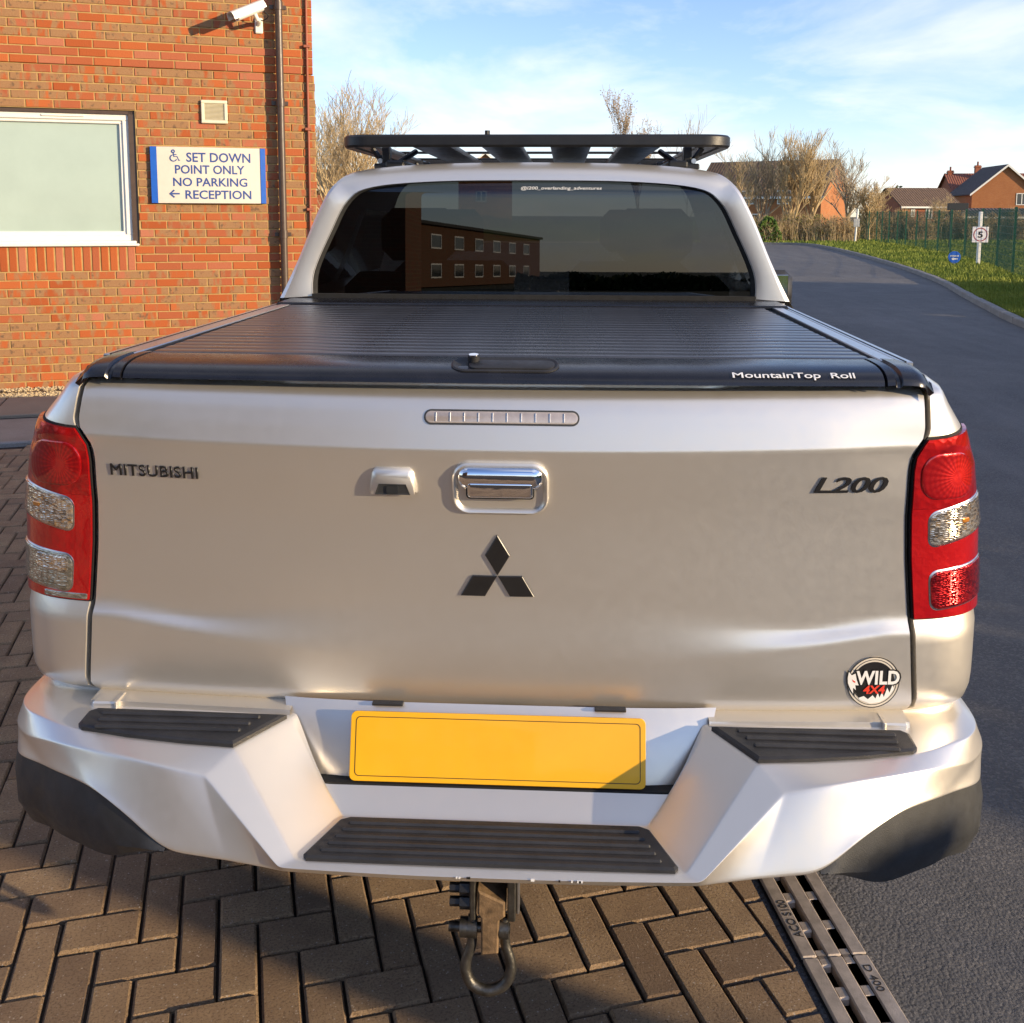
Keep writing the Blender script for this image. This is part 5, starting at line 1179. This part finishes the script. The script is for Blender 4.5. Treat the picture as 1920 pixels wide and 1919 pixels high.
for k, (px, dist, top, sp_, st_, lb) in enumerate(((1375, 62, 262, .75, 1, 'spreading bare tree beside the truck roof in front of the long house'), (1418, 64, 245, .6, 2, 'bare tree with upright twigs in front of the house window'), (1478, 62, 238, .55, 3, 'tallest bare tree with several pale stems before the long house'), (1516, 63, 262, .6, 1, 'pale barked bare tree standing before the house gable end'), (1592, 66, 250, .8, 2, 'round crowned bare tree at the far side of the long house'), (1632, 64, 330, .8, 2, 'low bare tree behind the end of the green fence'))):
    bare_tree('bare_tree', lb, GP(px, dist), TH(top, dist), sp_, 20+k, (BARK, BARK2, BARK)[k % 3], st_, .13, 4, .75, group=G, rmin=.012)
bare_tree('bare_tree', 'small bare spreading tree in front of the low brown roofed house', GP(1772, 95), TH(360, 95), .9, 41, BARK, 2, .10, 4, .5)
# bushes and hedge
def bush(name, label, loc, w_, h, seed, leaf, nst=140, nlf=900, ls=.09, d_=None, cat='bush'):
    rnd = random.Random(seed); root = empty(name, loc); tag(root, label, cat); tw = MB(); lf = MB(); d_ = d_ or w_*.6
    for k in range(nst):
        x, y = rnd.uniform(-w_/2, w_/2)*.9, rnd.uniform(-d_/2, d_/2)*.9; hh = h*rnd.uniform(.5, 1.)*(1-.35*(2*x/w_)**2); dx, dy = rnd.uniform(-.3, .3), rnd.uniform(-.3, .3)
        tw.tube([(x, y, 0), (x+dx*.4, y+dy*.4, hh*.5), (x+dx, y+dy, hh)], [.016, .010, .004], 3, False)
        for q in range(3): t = rnd.uniform(.3, .8); b_ = Vector((x+dx*t, y+dy*t, hh*t)); tw.tube([b_, b_+Vector((rnd.uniform(-.4, .4), rnd.uniform(-.3, .3), rnd.uniform(.1, .5)))], [.008, .003], 3, False)
    for k in range(nlf):
        x = rnd.uniform(-1, 1); z = rnd.random()**.8; mx_ = (1-.5*z*z); p = Vector((x*w_/2*mx_, rnd.uniform(-d_/2, d_/2), h*z*(1-.3*x*x)*(.85+.25*mnoise.noise(Vector((x*3, seed, z*3)))))); u = Vector((rnd.uniform(-1, 1), rnd.uniform(-1, 1), rnd.uniform(-1, 1))).normalized()*ls; v = u.orthogonal().normalized()*ls*.7; lf.add([p-u, p+v, p+u, p-v], [(0, 1, 2, 3)])
    tw.build('stems', BARK, root, fix=False); lf.build('foliage', leaf, root, fix=False); return root
bush('green_bush', 'bright green bush at the far end of the road beside the truck', GP(1440, 60, .06), 1.6, 1.7, 51, LEAF_G, 60, 1500, .08)
for k, (px, w_, h, lf, lb) in enumerate(((1395, 3.0, 1.8, LEAF_O, 'olive twiggy bush behind the truck pillar'), (1490, 2.6, 2.0, LEAF_O, 'olive twiggy bush below the tallest bare tree'), (1535, 2.4, 1.8, LEAF_O, 'olive bush in front of the orange gable end'), (1575, 2.2, 1.7, LEAF_B, 'brown twiggy bush left of the white post sign'), (1455, 2.2, 1.5, LEAF_B, 'low brown bush beside the bright green bush'))):
    bush('twiggy_bush', lb, GP(px, 61.5, .06), w_, h, 60+k, lf, 190, 500, .06)
for k, px in enumerate(range(1625, 1960, 34)):
    bush('hedge_bush', ('brown dry leaved hedge bush in the long row behind the mesh fence' if k % 2 else 'olive leafy hedge bush in the long row behind the mesh fence'), GP(px, 66+(k % 3)*.6, .06), 1.7, 1.75+.25*((k*7) % 3), 80+k, LEAF_B if k % 2 else LEAF_O, 120, 500, .07)['group'] = 'hedge row beyond the field'
for k, (px, top) in enumerate(((1660, 352), (1685, 345), (1712, 350), (1740, 352))):
    bush('distant_tree', ('distant dark evergreen rising behind the low brown roofed house' if k % 2 else 'distant brown tree rising behind the low brown roofed house'), GP(px, 170), 5, HZt(top, 170), 100+k, LEAF_D if k % 2 else LEAF_B, 60, 1800, .35, cat='tree')['group'] = 'distant trees'
pst = MB(); pst.bbox(-.10, .10, -.10, .10, -.1, 1.8, .02); gpo = pst.build('shade_post', simple('weathered_timber', (.20, .15, .10), .85, var=.3, scale=8)); gpo.location = (6.5, -2.79, .07); gpo.rotation_euler = (0, 0, .4); tag(gpo, 'unseen timber post added beside the road to cast a shadow band', 'post')  # out of view, added to throw a shadow band across the paving
# ---------------- out of frame: evergreens added to shade the road, the wings seen in the glass
def leafy(seed, H, w_, n=7000, ls=.13):
    rnd = random.Random(seed); lf = MB(); tr = MB(); tr.tube([(0, 0, -.1), (.05, 0, H*.5), (0, .05, H*.9)], [.12, .08, .03], 7, False)
    blobs = [(Vector((rnd.uniform(-.35, .35)*w_, rnd.uniform(-.35, .35)*w_, rnd.uniform(.15, .86)*H)), rnd.uniform(.16, .30)*w_) for k in range(26)]
    for k in range(n):
        c, r = blobs[rnd.randint(0, 25)]; v = Vector((rnd.gauss(0, 1), rnd.gauss(0, 1), rnd.gauss(0, 1))).normalized()*r*rnd.random()**.4; p = c+v
        if p.z < .1 or p.z > H: continue
        u = Vector((rnd.uniform(-1, 1), rnd.uniform(-1, 1), rnd.uniform(-1, 1))).normalized()*ls; q = u.orthogonal().normalized()*ls*.6; lf.add([p-u, p+q, p+u, p-q], [(0, 1, 2, 3)])
    return tr, lf
protos = []
for sd_ in (1, 2, 3):
    tr, lf = leafy(200+sd_, (2.55, 2.75, 2.35)[sd_-1], 3.2); r0 = empty('shade_evergreen'); protos.append((r0, tr.build('trunk', BARK2, r0, fix=False), lf.build('crown', LEAF_D, r0, fix=False)))
random.seed(77); used = set(); spots = [(13.6+random.uniform(-.7, .7), -17+k*2.35+random.uniform(-.6, .6)) for k in range(16)]
for k, (x, y) in enumerate(spots):
    r0, t0, c0 = protos[k % 3]
    if k % 3 not in used: used.add(k % 3); r = r0
    else:
        r = link(r0.copy())
        for ch_ in (t0, c0): c2 = ch_.copy(); link(c2, r)
    r.location = (x, y, .05); r.rotation_euler = (0, 0, random.uniform(0, 6)); s_ = random.uniform(.96, 1.04); r.scale = (s_, s_, s_)
    tag(r, 'unseen dense evergreen tree in the row added to shade the road', 'tree', 'evergreen row')
def block(name, label, x0, x1, y0, y1, h, wins_y=(), wins_x=()):
    b_ = empty(name, ((x0+x1)/2, (y0+y1)/2, 0)); tag(b_, label, 'building'); m = MB(); hx, hy = (x1-x0)/2, (y1-y0)/2; m.box(-hx, hx, -hy, hy, 0, h); set_uv(m.build('wall', FBRICKD, b_)); m = MB(); m.box(-hx-.4, hx+.4, -hy-.4, hy+.4, h, h+.25); m.build('roof', DARK, b_)
    for (x, z, ww, hh) in wins_y:
        m = MB(); ringbox(m, x, x+ww, z, z+hh, .12, hy, hy+.06); w_ = m.build('window', PVC, b_); m = MB(); m.box(x+.1, x+ww-.1, hy+.001, hy+.02, z+.1, z+hh-.1); m.build('pane', DARKWIN, w_)
    return b_
block('office_wing', 'tall brick office wing behind the camera', -16, -3.2, -15, -13, 7.5, [(2, 4.4, 1.4, 1.2)])
b2 = block('rear_office_block', 'long brick office block far behind the truck', -22, 22, -84, -76, 5.0, [(-19+k*6.5, z, 2.8, 1.2) for k in range(6) for z in (.7, 3.1)]); b2.location = (-12.1, -97, 0); b2.rotation_euler = (0, 0, atan2(-43, 11.6))
hm = MB(); random.seed(9)
for k in range(5000):
    x = random.uniform(-4, 60); p = Vector((x, -75+random.uniform(-2, 2), random.random()*(1.0+.4*mnoise.noise(Vector((x*.3, 0, 0)))))); u = Vector((random.uniform(-1, 1), random.uniform(-1, 1), random.uniform(-1, 1))).normalized()*.35; v = u.orthogonal().normalized()*.25; hm.add([p-u, p+v, p+u, p-v], [(0, 1, 2, 3)])
tag(hm.build('boundary_hedge', LEAF_D, fix=False), 'dark boundary hedge far behind the camera', 'hedge', kind='stuff')
